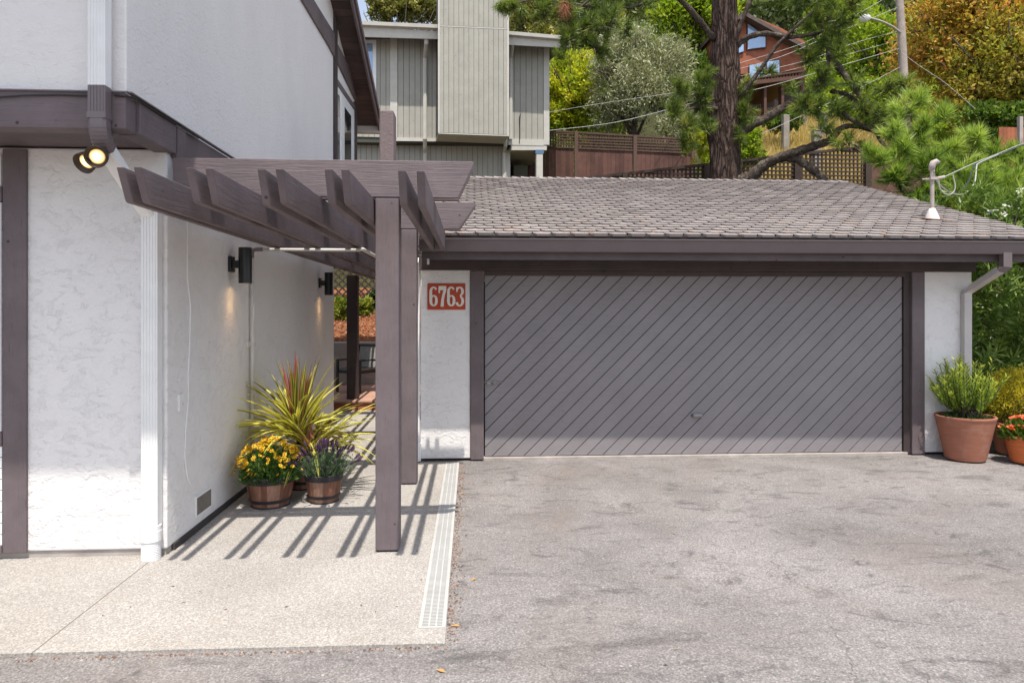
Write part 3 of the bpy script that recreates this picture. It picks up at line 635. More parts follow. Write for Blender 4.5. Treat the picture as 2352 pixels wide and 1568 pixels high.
for k, ch in enumerate('6763'):
    ox = a.x+sw_*(0.055+k*0.232)
    if ch == '6': r_ = ribbon(six, [w*dw*1.15 for w in w6], ox, dw, dh)
    elif ch == '3':
        r_ = ribbon(thr, [w*dw*1.15 for w in w3], ox, dw, dh)
        r_.box(ox+0.02*dw, ox+0.2*dw, YS-0.026, YS-0.0225, a.z+sh*0.1+0.72*dh, a.z+sh*0.1+0.95*dh)
    else:
        r_ = ribbon(seven2, [0.34*dw, 0.32*dw, 0.34*dw, 0.4*dw], ox, dw, dh)
        r_.box(ox+0.02*dw, ox+0.97*dw, YS-0.0245, YS-0.0205, a.z+sh*0.1+0.80*dh, a.z+sh*0.1+1.0*dh); r_.box(ox+0.02*dw, ox+0.2*dw, YS-0.026, YS-0.0225, a.z+sh*0.1+0.66*dh, a.z+sh*0.1+0.98*dh)
    r_.build('digit', m_digit, sign, label='white digit %s' % ch)

# service mast and its wires on the garage roof
b0 = None
for k in range(200):
    s_ = k*0.02; q = Vector(rp(0, s_, 0.03)); pr = atY(2141, 495, q.y)
    if abs(pr.z-q.z) < 0.03: b0 = Vector((pr.x, q.y, q.z)); break
if b0 is None: b0 = Vector((5.0, 8.0, 2.8))
mast = thing('service_mast', 'weathered metal service mast with curved cap on the garage roof', 'mast', b0)
topz = atY(2141, 385, b0.y).z
mb = MB(); mb.lathe(b0, [(0.025, -0.3), (0.025, topz-b0.z)], 16); mb.build('pipe', m_galv, mast, smooth=True)
mb = MB(); mb.lathe(b0, [(0.085, -0.03), (0.082, 0.0), (0.05, 0.08), (0.032, 0.12), (0.026, 0.12)], 20); mb.build('flashing', m_cream, mast, smooth=True)
mb = MB(); mb.tube([(b0.x-0.17, b0.y+0.0, b0.z-0.02), (b0.x+0.2, b0.y-0.04, b0.z-0.05)], 1, 8, rect=(0.1, 0.006)); mb.build('flashing_plate', m_terra, mast)
tz = topz
mb = MB(); mb.tube([(b0.x-0.005, b0.y, tz-0.03), (b0.x, b0.y, tz+0.02), (b0.x+0.015, b0.y, tz+0.055), (b0.x+0.05, b0.y-0.01, tz+0.075), (b0.x+0.085, b0.y-0.02, tz+0.06)], [0.034, 0.04, 0.043, 0.035, 0.016], 12); mb.build('cap', m_galv, mast, smooth=True)
kz = atY(2150, 410, b0.y).z
mb = MB(); mb.tube([(b0.x-0.13, b0.y, kz-0.012), (b0.x+0.06, b0.y, kz-0.005)], 0.008, 6); mb.box(b0.x-0.045, b0.x+0.045, b0.y-0.045, b0.y+0.045, kz-0.02, kz+0.012); mb.tube([(b0.x+0.05, b0.y, kz), (b0.x+0.16, b0.y, kz+0.02)], 0.02, 8); mb.build('clamp', m_galv, mast)
def wpath(pts, y0, y1):
    n = len(pts); return [atY(px, py, y0+(y1-y0)*i/(n-1)) for i, (px, py) in enumerate(pts)]
def smooth_path(P, k=6):
    out = []
    for i in range(len(P)-1):
        p0, p1, p2, p3 = P[max(i-1, 0)], P[i], P[i+1], P[min(i+2, len(P)-1)]
        for j in range(k):
            t = j/k; out.append(0.5*((2*p1)+(p2-p0)*t+(2*p0-5*p1+4*p2-p3)*t*t+(3*p1-p0-3*p2+p3)*t**3))
    return out+[P[-1]]
by = b0.y
P = smooth_path(wpath([(2164, 409), (2200, 392), (2245, 372), (2300, 350), (2352, 329), (2480, 285), (2700, 215)], by, by+4))
mb = MB(); mb.tube(P, 0.007, 6); mb.build('service_cable', m_wire, origin=P[0], label='pale bare support wire running from mast up to the right', cat='cable')
P = smooth_path(wpath([(2143, 388), (2146, 405), (2160, 425), (2185, 440), (2205, 438), (2225, 415), (2243, 376), (2300, 354), (2352, 333), (2480, 290), (2700, 220)], by-0.03, by+3.97))
mb = MB(); mb.tube(P, 0.011, 7); mb.build('service_cable', m_rubber, origin=P[0], label='black service cable hanging in a loop beside the mast', cat='cable')
P = smooth_path(wpath([(2146, 392), (2148, 408), (2162, 428), (2190, 445), (2215, 445), (2238, 420), (2243, 385), (2250, 374), (2300, 352)], by-0.05, by+2))
mb = MB(); mb.tube(P, 0.009, 7); mb.tube(smooth_path(wpath([(2156, 412), (2158, 430), (2170, 445), (2186, 445), (2194, 430), (2188, 400)], by-0.02, by)), 0.007, 6); mb.build('service_cable', m_wire, origin=P[0], label='grey service cable drooping lowest beside the mast', cat='cable')

# channel drain
dr = thing('channel_drain', 'white slotted channel drain between concrete walk and asphalt', 'drain', (-0.217, 5.7, 0))
y0, y1 = atZ(990, 1441).y, 7.80
MB().box(-0.283, -0.15, y0, y1, -0.004, 0.0015).build('channel', plain('channel_shade', (0.035, 0.033, 0.03), 0.9), dr)  # flat sheet in the slab; the hollow channel's shade is its dark colour
mb = MB(); mb.box(-0.290, -0.279, y0, y1, 0.0, 0.007); mb.box(-0.154, -0.143, y0, y1, 0.0, 0.007); mb.box(-0.29, -0.143, y0-0.01, y0, -0.01, 0.007); mb.build('frame', m_drainw, dr)
y = y0+0.002; ns_ = 4; L_ = (y1-y0)/ns_
for k in range(ns_):
    mb = MB(); a_, b_ = y0+k*L_+0.003, y0+(k+1)*L_-0.002
    for x in (-0.2785, -0.238, -0.199, -0.162): mb.box(x, x+0.0075, a_, b_, 0.0018, 0.0062)
    n_ = int((b_-a_)/0.0185)
    for j in range(n_+1): yy = a_+j*(b_-a_-0.009)/n_; mb.box(-0.2705, -0.1625, yy, yy+0.009, 0.0018, 0.0058)
    mb.build('grate', m_drainw, dr)
cr_ = MB(); rnd = random.Random(31)
for k in range(150):
    x = rnd.uniform(-2.1, 6.5); y = rnd.uniform(2.2, 7.7) if x > -0.1 else rnd.uniform(3.7, 7.5); z = -0.012 if x > -0.13 else 0.002; s = rnd.uniform(0.005, 0.016); an = rnd.uniform(0, 6.3); c_, s_ = math.cos(an)*s, math.sin(an)*s
    cr_.add([(x-c_, y-s_, z), (x+s_*.35, y-c_*.35, z+.003), (x+c_, y+s_, z+.001), (x-s_*.35, y+c_*.35, z+.004)], [(0, 1, 2, 3)], rnd.random())
mc_ = M_('leaf_crumbs'); mc_.col(mc_.ramp(mc_.attr(), [(0, (0.06, 0.045, 0.035)), (0.5, (0.25, 0.15, 0.07)), (1, (0.5, 0.42, 0.33))])); cr_.build('leaf_crumbs', mc_.m, kind='stuff', label='tiny dry leaf crumbs strewn over the driveway and path', cat='litter')
# a few fallen leaves
m_leafb = plain('dry_leaf', (0.42, 0.22, 0.08), 0.8)
for (px, py), lab in zip([(1088, 1330), (1063, 1134), (1012, 1540), (1046, 1437)], ['tan dry leaf on the asphalt right of the drain middle', 'pale dry leaf on the asphalt near the drain top', 'yellow dry leaf on the asphalt at the bottom edge', 'brown dry leaf at the lower end of the drain']):
    p = atZ(px, py, -0.012); mb = MB(); an = random.uniform(0, 3); c_, s_ = math.cos(an), math.sin(an)
    q = [(-0.03, 0, 0.001), (-0.008, 0.014, 0.006), (0.028, 0.002, 0.002), (-0.006, -0.013, 0.007), (0, 0, 0.001)]
    mb.add([(p.x+a_*c_-b_*s_, p.y+a_*s_+b_*c_, p.z+z_) for a_, b_, z_ in q], [(0, 3, 4), (3, 2, 4), (2, 1, 4), (1, 0, 4)])
    mb.build('fallen_leaf', m_leafb, origin=p, label=lab, cat='leaf', group='dry leaves on the driveway')
# ================================================================ PLANTS
def unit(n, r=rng):
    v = r.normal(size=(n, 3)); return v/np.linalg.norm(v, axis=1)[:, None]
def leaves_geo(P, Dr, L, Wd, r=rng, fold=0.25):
    """rhombic leaves: base P, direction Dr, length L, width Wd -> V, F"""
    n = len(P); side = np.cross(Dr, unit(n, r)); side /= np.linalg.norm(side, axis=1)[:, None]+1e-9
    up = np.cross(side, Dr); L = np.broadcast_to(np.asarray(L, float), (n,))[:, None]; Wd = np.broadcast_to(np.asarray(Wd, float), (n,))[:, None]
    a = P; b = P+Dr*L*0.45+side*Wd*0.5+up*L*fold*0.3; c = P+Dr*L; d = P+Dr*L*0.45-side*Wd*0.5+up*L*fold*0.3
    V = np.stack([a, b, c, d], 1).reshape(-1, 3); return V, np.arange(4*n).reshape(n, 4)
def crown_points(c, rad, n_cl, per, spread, r, shell=0.62, lump=0.35, flat=1.0, sub=0):
    """clumps spread through an uneven ellipsoid; returns points, clump value, outward dir"""
    c = np.array(c); rad = np.array(rad); u = unit(n_cl, r)
    ph = r.uniform(0, 6.28, 3)
    k = 1+lump*(np.sin(3*u[:, 0]+ph[0])*np.sin(4*u[:, 2]+ph[1])+0.5*np.sin(7*u[:, 1]+5*u[:, 2]+ph[2])) - 0.1
    rr = shell+(1-shell)*r.random(n_cl)**0.7; rr = np.where(r.random(n_cl) < 0.22, r.random(n_cl)*shell, rr)
    C = u*rad*(rr*k)[:, None]
    if sub:
        K = sub; sc = unit(K, r)*np.array([1, 1, 1.0]); sc *= (r.uniform(0.45, 0.78, K))[:, None]; sr = r.uniform(0.28, 0.46, K); w_ = r.integers(0, K, n_cl)
        q_ = u.copy(); q_[:, 2] = np.where(r.random(n_cl) < 0.65, np.abs(q_[:, 2]), q_[:, 2]); C = (sc[w_]+q_*sr[w_][:, None]*(0.65+0.4*r.random(n_cl))[:, None])*rad; u = C/rad; u /= np.linalg.norm(u, axis=1)[:, None]
    pts = np.repeat(C, per, 0)+r.normal(size=(n_cl*per, 3))*spread*np.array([1, 1, flat]); cv = np.repeat(r.random(n_cl), per)
    return pts+c, cv, np.repeat(u, per, 0)
def tree(name, label, cat, px, py, d, rpx, rpy, mat, leaf, n, group=None, seed=0, trunk=True, shape='round', wr=0.45, bark=None, base=None, lump=0.35, depth=None, per=26, clsize=0.075, sub=22):
    r = np.random.default_rng(seed+100); c = atD(px, py, d); k = d/F; rx, rz = rpx*k*1.14, rpy*k*1.12; ry = depth or min(rx, rz)*0.9
    gz_ = base if base is not None else hz(c.x, c.y)-0.2; gz_ = min(gz_, c.z-rz*0.5)
    T = thing(name, label, cat, (c.x, c.y, gz_), group=group)
    ncl = max(12, n//per)
    P, cv, U = crown_points(c, (rx, ry, rz), ncl, per, min(rx, rz)*clsize, r, lump=lump, sub=sub)
    if shape == 'cone':
        t = np.clip((P[:, 2]-(c.z-rz))/(2*rz), 0, 1); P[:, 0] = c.x+(P[:, 0]-c.x)*(1.25-0.95*t); P[:, 1] = c.y+(P[:, 1]-c.y)*(1.25-0.95*t)
    dr = unit(len(P), r)*0.8+U*0.5+np.array([0, 0, 0.25]); dr /= np.linalg.norm(dr, axis=1)[:, None]
    L = leaf*k*r.uniform(0.7, 1.35, len(P)); V, Fc = leaves_geo(P, dr, L, L*wr, r)
    A = cv*0.55+r.random(len(P))*0.45
    np_mesh('crown', V, Fc, A, mat, T)
    if trunk:
        mb = MB(); rt = random.Random(seed); tr = max(0.05, rx*0.055)
        top = Vector((c.x, c.y, c.z+rz*0.35)); b_ = Vector((c.x+rt.uniform(-.2, .2)*rx, c.y, gz_-0.3))
        pts = [b_+(top-b_)*q+Vector((rt.uniform(-1, 1), rt.uniform(-1, 1), 0))*rx*0.06 for q in (0, .25, .5, .75, 1)]
        mb.tube(pts, [tr*1.3, tr, tr*0.8, tr*0.55, tr*0.2], 8, wob=0.2)
        for j in range(9 if rx < 2 else 18):
            q = rt.uniform(0.35, 0.85); s_ = b_+(top-b_)*q; an = rt.uniform(0, 6.28); e_ = c+Vector((math.cos(an)*rx*0.9, math.sin(an)*ry*0.9, rt.uniform(-0.2, 0.7)*rz))
            m_ = (s_+e_)/2+Vector((0, 0, rz*0.08)); mb.tube([s_, m_, e_], [tr*0.5, tr*0.33, tr*0.1], 6)
        mb.build('trunk', bark or m_bark, T, smooth=True)
    return T
m_bark = wood('grey_bark', (0.09, 0.07, 0.055), 'z', 0.95, 0.3, 0.9)
def G(*c): return c
L_yel = leafm('yellow_leaf', [(0.1, (0.16, 0.24, 0.02)), (0.45, (0.4, 0.46, 0.03)), (0.72, (0.62, 0.56, 0.04)), (1.0, (0.72, 0.38, 0.05))], 0.45)
L_sil = leafm('silver_leaf', [(0.1, (0.12, 0.13, 0.06)), (0.5, (0.32, 0.33, 0.19)), (0.8, (0.52, 0.52, 0.35)), (1.0, (0.66, 0.66, 0.5))], 0.25)
L_bri = leafm('bright_leaf', [(0.1, (0.09, 0.14, 0.012)), (0.5, (0.24, 0.34, 0.025)), (0.85, (0.46, 0.52, 0.05)), (1.0, (0.56, 0.58, 0.08))], 0.45)
L_mid = leafm('mid_leaf', [(0.1, (0.03, 0.06, 0.01)), (0.5, (0.1, 0.17, 0.025)), (0.9, (0.25, 0.33, 0.045)), (1.0, (0.38, 0.42, 0.07))], 0.35)
L_drk = leafm('dark_leaf', [(0.1, (0.018, 0.032, 0.015)), (0.5, (0.055, 0.08, 0.03)), (0.9, (0.14, 0.17, 0.05)), (1.0, (0.26, 0.26, 0.08))], 0.2)
L_olv = leafm('olive_leaf', [(0.1, (0.07, 0.075, 0.02)), (0.5, (0.2, 0.2, 0.045)), (0.9, (0.4, 0.35, 0.09)), (1.0, (0.52, 0.44, 0.15))], 0.3)
L_org = leafm('orange_leaf', [(0.1, (0.14, 0.17, 0.025)), (0.32, (0.34, 0.33, 0.05)), (0.55, (0.55, 0.36, 0.08)), (0.8, (0.62, 0.25, 0.07)), (1.0, (0.55, 0.12, 0.05))], 0.4, fine=0.5)
L_org2 = leafm('bronze_leaf', [(0.08, (0.12, 0.15, 0.025)), (0.35, (0.28, 0.29, 0.04)), (0.6, (0.45, 0.35, 0.07)), (1.0, (0.6, 0.27, 0.08))], 0.4, fine=0.6)

TR = [
 # name, label, px, py, d, rx, ry, mat, leafpx, n, kw
 ('maple_tree', 'yellow maple with orange tips behind the brown lattice-topped fence', 1308, 215, 27, 78, 108, L_yel, 9, 17000, dict(depth=1.3, lump=0.18)),
 ('olive_tree', 'silvery grey olive tree in the middle of the hillside', 1468, 205, 25, 118, 128, L_sil, 9, 24000, dict(wr=0.26, depth=1.6, lump=0.2)),
 ('olive_tree', 'small silvery shrub low beside the pine trunk', 1555, 300, 24, 55, 48, L_sil, 8, 5000, dict(wr=0.28, trunk=False)),
 ('leafy_tree', 'tall lime green tree rising left of the pine trunk', 1590, 85, 34, 92, 110, L_bri, 12, 14000, dict(lump=0.3)),
 ('leafy_tree', 'mid green tree between the olive and the lime green tree', 1490, 120, 38, 70, 60, L_mid, 11, 7000, {}),
 ('leafy_tree', 'green tree right behind the pine trunk near the brown house', 1600, 215, 33, 65, 70, L_mid, 11, 8000, {}),
 ('evergreen_tree', 'dark evergreen above the yellow maple', 1345, 110, 42, 75, 90, L_drk, 9, 9000, {}),
 ('evergreen_tree', 'olive green evergreen right of the grey chimney', 1225, 75, 36, 60, 65, L_olv, 9, 6000, {}),
 ('evergreen_tree', 'dark green evergreen at the top behind the lime green tree', 1440, 20, 55, 110, 60, L_olv, 9, 9000, {}),
 ('evergreen_tree', 'tall olive evergreen over the roof of the grey house', 925, 22, 33, 88, 48, L_olv, 9, 8000, dict(shape='round')),
 ('evergreen_tree', 'dark evergreen behind the grey chimney on the left', 985, 15, 37, 50, 55, L_drk, 9, 4000, {}),
 ('leafy_tree', 'lime green tree right of the pine trunk at the top', 1780, -5, 58, 95, 62, L_bri, 11, 9000, {}),
 ('leafy_tree', 'yellow green tree beside the street lamp', 2010, 130, 36, 88, 85, L_bri, 10, 9000, {}),
 ('leafy_tree', 'deep green tree between the brown house and the street lamp', 1935, 100, 40, 80, 100, L_bri, 10, 9000, {}),
 ('leafy_tree', 'green tree below the street lamp behind the pine branches', 1990, 225, 31, 85, 50, L_bri, 9, 7000, {}),
 ('orange_tree', 'large orange and rust leaved tree in the upper right', 2235, 85, 25, 150, 190, L_org, 11, 34000, dict(lump=0.22, depth=2.4, sub=40)),
 ('orange_tree', 'bronze green tree at the right edge below the orange one', 2345, 190, 23.5, 170, 135, L_org2, 11, 20000, dict(lump=0.25, sub=34)),
 ('leafy_tree', 'green tree at the right edge beneath the bronze foliage', 2330, 290, 22, 120, 45, L_mid, 10, 8000, dict(trunk=False)),
 ('leafy_shrub', 'yellow green shrub right of the pine trunk above the dark lattice', 1712, 345, 21, 48, 45, L_bri, 8, 4500, dict(trunk=False)),
 ('leafy_shrub', 'yellow green shrub behind the dark lattice left of the trunk', 1622, 355, 20.5, 36, 60, L_yel, 8, 4000, dict(trunk=False)),
 ('leafy_shrub', 'green shrub below the brown house beside dry grass', 1800, 285, 26, 45, 28, L_mid, 7, 4000, dict(trunk=False)),
]
for i, (nm, lb, px, py, d, rx, ry, mt, lf, n, kw) in enumerate(TR):
    tree(nm, lb, 'shrub' if 'shrub' in nm or 'shrub' in lb.split(' ')[:3] else 'tree', px, py, d, rx, ry, mt, lf, n, seed=i, **kw)
# far wood that reads as one mass along the ridge
r = np.random.default_rng(55); Ps = []; As = []; Ls = []
for k in range(150):
    px = r.uniform(1000, 2600); d = r.uniform(50, 100); c = atD(px, 300, d); z = hz(c.x, c.y); hgt = r.uniform(5, 11); rad = hgt*0.42
    P, cv, U = crown_points((c.x, c.y, z+hgt*0.55), (rad, rad, hgt*0.5), 46, 9, rad*0.16, r); Ps.append(P); As.append(cv*0.5+r.random(len(P))*0.3+r.uniform(-0.1, 0.25)); Ls.append(np.full(len(P), 0.5))
P = np.concatenate(Ps); dr = unit(len(P), r); V, Fc = leaves_geo(P, dr, np.concatenate(Ls), np.concatenate(Ls)*0.6, r)
np_mesh('far_wood', V, Fc, np.concatenate(As), leafm('far_leaf', [(0.0, (0.02, 0.035, 0.012)), (0.5, (0.06, 0.085, 0.025)), (0.9, (0.16, 0.17, 0.05)), (1, (0.25, 0.24, 0.07))], 0.2, fine=0.3), kind='stuff', label='dense mixed wood covering the far hillside', cat='wood')
# undergrowth over the slope
n = 42000; px = r.uniform(1150, 2600, n); dd = r.uniform(24.5, 60, n); xc = (px-1176)/F*dd; X = xc*CT+dd*ST; Y = dd*CT-xc*ST
keep = ~((X > 6.2) & (X < 17) & (Y > 21) & (Y < 34)); X, Y = X[keep], Y[keep]
Z = np.array([hz(a, b) for a, b in zip(X, Y)]); bl = np.array([noise.noise(Vector((a*0.4, b*0.4, 3))) for a, b in zip(X, Y)])
P = np.stack([X, Y, Z+np.abs(r.normal(size=len(X)))*0.35*(0.6+np.clip(bl, 0, 1)*2.5)], 1); dr = unit(len(P), r)+np.array([0, 0, 0.7]); dr /= np.linalg.norm(dr, axis=1)[:, None]
V, Fc = leaves_geo(P, dr, 0.2+0.006*dd[keep], 0.11, r); np_mesh('undergrowth', V, Fc, np.clip(bl+0.45, 0, 1)*0.6+r.random(len(P))*0.4, L_bri, kind='stuff', label='mixed green undergrowth covering the slope', cat='undergrowth')
# dry grass patch
n = 30000; px = r.uniform(1700, 2130, n); dd = r.uniform(21.5, 33, n); xc = (px-1176)/F*dd; X = xc*CT+dd*ST; Y = dd*CT-xc*ST
Z = np.array([hz(a, b) for a, b in zip(X, Y)]); P = np.stack([X, Y, Z-0.03], 1); dr = r.normal(size=(n, 3))*0.28+np.array([0.1, -0.1, 1]); dr /= np.linalg.norm(dr, axis=1)[:, None]
V, Fc = leaves_geo(P, dr, r.uniform(0.3, 0.75, n), 0.035, r, 0.05)
np_mesh('dry_grass', V, Fc, r.random(n), leafm('straw', [(0, (0.36, 0.25, 0.09)), (0.5, (0.66, 0.5, 0.2)), (1, (0.82, 0.68, 0.36))], 0.4), kind='stuff', label='golden dry grass bank on the slope above the dark lattice', cat='grass')
X0, Y0 = None, None

# weathered fence posts on the grass bank
m_oldwood = wood('grey_weathered_post', (0.27, 0.235, 0.2), 'z', 0.9, 0.25, 0.8)
for (px, y0, y1, d, w, lab) in [(1803, 265, 325, 25, 14, 'tallest grey post, left end of the dry grass bank'), (1846, 270, 295, 29, 12, 'short grey post behind the dry grass, left of centre'), (1889, 258, 296, 27, 15, 'pale grey post at the top of the dry grass'), (1873, 300, 345, 22, 16, 'dark grey post just above the lattice by the pine limb')]:
    a = atD(px, y0, d); w_m = w*d/F/2; zb = min(hz(a.x, a.y)-0.2, a.z-0.5)
    MB().prism([(a.x-w_m, a.y-w_m, zb), (a.x+w_m, a.y-w_m, zb), (a.x+w_m, a.y+w_m, zb), (a.x-w_m, a.y+w_m, zb)], (0.02, 0, a.z-zb)).build('wooden_post', m_oldwood, origin=(a.x, a.y, zb), bevel=0.02, label=lab, cat='post', group='weathered posts on the dry grass bank')

# ================================================================ PINE
m_pinebark = M_('pine_bark', 0.95, 0.1)
_v = m_pinebark.map((1, 1, 0.17)); vo = m_pinebark.n('ShaderNodeTexVoronoi', feature='DISTANCE_TO_EDGE'); vo.inputs['Scale'].default_value = 11; vo.inputs['Randomness'].default_value = 1
dn = m_pinebark.n('ShaderNodeVectorMath', operation='ADD'); nn_ = m_pinebark.n('ShaderNodeTexNoise'); nn_.inputs['Scale'].default_value = 5; nn_.inputs['Detail'].default_value = 5
sc_ = m_pinebark.n('ShaderNodeVectorMath', operation='SCALE'); sc_.inputs['Scale'].default_value = 0.30
m_pinebark.l(_v, nn_.inputs['Vector']); m_pinebark.l(nn_.outputs['Color'], sc_.inputs[0]); m_pinebark.l(_v, dn.inputs[0]); m_pinebark.l(sc_.outputs[0], dn.inputs[1]); m_pinebark.l(dn.outputs[0], vo.inputs['Vector'])
ed_ = m_pinebark.ramp(vo.outputs['Distance'], [(0.0, 0.0), (0.2, 0.7), (0.5, 1.0)])
fi_ = m_pinebark.noise(_v, 30, 5, 0.7)
cb = m_pinebark.mix(ed_, (0.04, 0.026, 0.021), m_pinebark.ramp(m_pinebark.noise(m_pinebark.map(), 3, 6, 0.7), [(0.3, (0.085, 0.055, 0.045)), (0.6, (0.145, 0.1, 0.082)), (0.8, (0.22, 0.17, 0.15))]))
m_pinebark.col(m_pinebark.mix(1.0, cb, m_pinebark.ramp(fi_, [(0.3, 0.65), (0.7, 1.25)]), 'MULTIPLY'))
_n1 = m_pinebark.bump(ed_, 1.0, 0.05); m_pinebark.bump(fi_, 0.6, 0.015, _n1); m_pb = m_pinebark.m
m_limb = limbm()
m_need = leafm('pine_needle', [(0.0, (0.03, 0.055, 0.015)), (0.35, (0.09, 0.135, 0.028)), (0.8, (0.32, 0.38, 0.08)), (1.0, (0.42, 0.34, 0.1))], 0.3, 0.4)
m_needb = leafm('young_pine_needle', [(0.0, (0.03, 0.06, 0.012)), (0.3, (0.11, 0.18, 0.03)), (0.6, (0.27, 0.38, 0.07)), (0.88, (0.5, 0.57, 0.15)), (1.0, (0.5, 0.34, 0.13))], 0.35, 0.38)
def needles(P, Ax, r, per=60, L=0.17, w=0.006, droop=0.0):
    """tufts: needles fan out round the axis Ax from P"""
    n = len(P)*per; base = np.repeat(P, per, 0); ax = np.repeat(Ax, per, 0); s_ = r.random(n)
    base = base-ax*(s_*0.16)[:, None]
    d = unit(n, r); d = d-ax*(np.sum(d*ax, 1)[:, None]); d /= np.linalg.norm(d, axis=1)[:, None]+1e-9
    th = R(12)+s_*R(58)+r.normal(size=n)*0.12; dr = ax*np.cos(th)[:, None]+d*np.sin(th)[:, None]; dr[:, 2] -= droop; dr /= np.linalg.norm(dr, axis=1)[:, None]
    ll = L*r.uniform(0.75, 1.15, n); side = np.cross(dr, unit(n, r)); side /= np.linalg.norm(side, axis=1)[:, None]
    tip = base+dr*ll[:, None]; tip[:, 2] -= ll*0.10
    V = np.stack([base-side*w/2, base+side*w/2, tip], 1).reshape(-1, 3); return V, np.arange(3*n).reshape(n, 3), s_
def pine_blobs(blobs, seed, per, L, w, up=0.7, dens=1.0, mat=None, name='needles', parent=None, thresh=0, tw=None, nb_target=None):
    r = np.random.default_rng(seed); PP = []; AX = []; CV = []
    for (px, py, rx, ry, d, n, tone) in blobs:
        c = np.array(atD(px, py, d)); k = d/F; n = int(n*dens)
        u = unit(n, r); rr = r.random(n)**0.45
        o = u*np.array([rx*k, max(rx, ry)*k*0.8, ry*k])*rr[:, None]; P = c+o
        ax = u*np.array([1, 1, 0.7])*0.9+np.array([0, 0, up])+r.normal(size=(n, 3))*0.25; ax /= np.linalg.norm(ax, axis=1)[:, None]
        PP.append(P); AX.append(ax); CV.append(np.clip(tone+r.normal(size=n)*0.16, 0, 1))
        if tw is not None:
            ct = Vector(c)-Vector((0, 0, ry*k*0.5)) if tw[1] is None else Vector(tw[1])
            for q in range(0, n, 3): a_ = Vector(P[q]); b_ = ct+(a_-ct)*0.25; tw[0].tube([b_, (a_+b_)/2-Vector((0, 0, 0.03)), a_], [0.02, 0.012, 0.005], 4, caps=False)
    P, A, C = np.concatenate(PP), np.concatenate(AX), np.concatenate(CV)
    V, Fc, s_ = needles(P, A, r, per, L, w); a = np.repeat(C, per)*0.75+s_*-0.2+r.random(len(s_))*0.45
    a = np.where(np.repeat(r.random(len(P)) < 0.035, per), 1.0, np.minimum(a, 0.88))
    return np_mesh(name, V, Fc, a, mat, parent)
PD = 16.4
pb = atD(1664, 470, PD); pine = thing('pine_tree', 'big pine with furrowed trunk and bare twisting limbs behind the garage', 'tree', (pb.x, pb.y, 3.0))
def trunk_pts(L_, d=PD): return [atD(px, py, d) for px, py in L_]
mb = MB()
raw = [(1664, 520, 42), (1664, 440, 40), (1665, 410, 37), (1664, 380, 35), (1664, 340, 34), (1664, 300, 37), (1665, 270, 34), (1664, 220, 33), (1664, 170, 32), (1664, 120, 32), (1664, 60, 30), (1664, 0, 29), (1662, -120, 26), (1668, -300, 20), (1660, -480, 10)]
P_, R_ = [], []
for i in range(len(raw)-1):
    for j in range(4):
        t = j/4; P_.append(atD(raw[i][0]*(1-t)+raw[i+1][0]*t, raw[i][1]*(1-t)+raw[i+1][1]*t, PD)); R_.append((raw[i][2]*(1-t)+raw[i+1][2]*t)*PD/F)
mb.tube(P_, R_, 40, wob=0.14); mb.build('trunk', m_pb, pine, smooth=True)
def limb(pts, ds, w0, w1, mat=None, nm='limb', n=10, knot=0.25):
    Q = smooth_path([atD(px, py, ds[0]+(ds[1]-ds[0])*i/(len(pts)-1)) for i, (px, py) in enumerate(pts)], 5)
    rr_ = [(w0+(w1-w0)*(i/(len(Q)-1)))*ds[0]/F/2*(1+0.12*math.sin(i*2.1)) for i in range(len(Q))]
    m_ = MB(); m_.tube(Q, rr_, n, wob=knot); return m_.build(nm, mat or m_limb, pine, smooth=True)
limb([(1690, 418), (1725, 405), (1755, 380), (1790, 362), (1830, 350), (1872, 336), (1908, 322), (1932, 295), (1966, 290), (2010, 303)], (16.2, 15.0), 30, 8)
limb([(1790, 362), (1830, 366), (1868, 392), (1905, 425)], (15.9, 15.3), 20, 15)
limb([(1924, 249), (1950, 270), (1975, 286), (2010, 300), (2040, 314)], (15.3, 14.6), 10, 8)
limb([(1975, 330), (2000, 345), (2025, 368)], (15.0, 14.8), 6, 3)
limb([(1990, 300), (2010, 285), (2035, 290)], (14.9, 14.7), 4, 2)
limb([(1695, 308), (1730, 285), (1770, 265), (1810, 240), (1850, 215), (1890, 180), (1905, 130), (1890, 60), (1880, -20)], (16.2, 16.4), 22, 9)
limb([(1688, 228), (1722, 192), (1752, 152), (1782, 108), (1825, 65), (1865, 30)], (16.3, 15.6), 12, 6)
limb([(1692, 105), (1720, 85), (1760, 78), (1810, 85), (1860, 80), (1930, 60)], (16.3, 15.6), 15, 6)
limb([(1685, 100), (1700, 60), (1720, 10), (1745, -40)], (16.3, 16.0), 14, 8)
limb([(1905, 130), (1935, 165), (1965, 205), (2000, 245), (2030, 290), (2048, 320)], (15.9, 14.4), 15, 9)
limb([(1910, 210), (1950, 220), (1990, 260), (2020, 320), (2045, 345)], (15.9, 14.4), 10, 6)
limb([(2000, 245), (2040, 262), (2075, 250)], (15.0, 14.6), 6, 3)
limb([(1960, 340), (1985, 355), (2005, 372)], (15.0, 14.8), 7, 3)
limb([(1640, 90), (1600, 40), (1550, -10), (1480, -50)], (16.3, 15.4), 16, 8)
limb([(1480, -50), (1400, -30), (1320, 30), (1290, 90)], (15.4, 14.2), 8, 4)
limb([(1650, 250), (1610, 245), (1570, 255)], (16.2, 15.6), 9, 4)
limb([(1540, -10), (1420, 20), (1240, 0), (1170, 15)], (15.4, 14.2), 8, 3)
tw = (MB(), None)
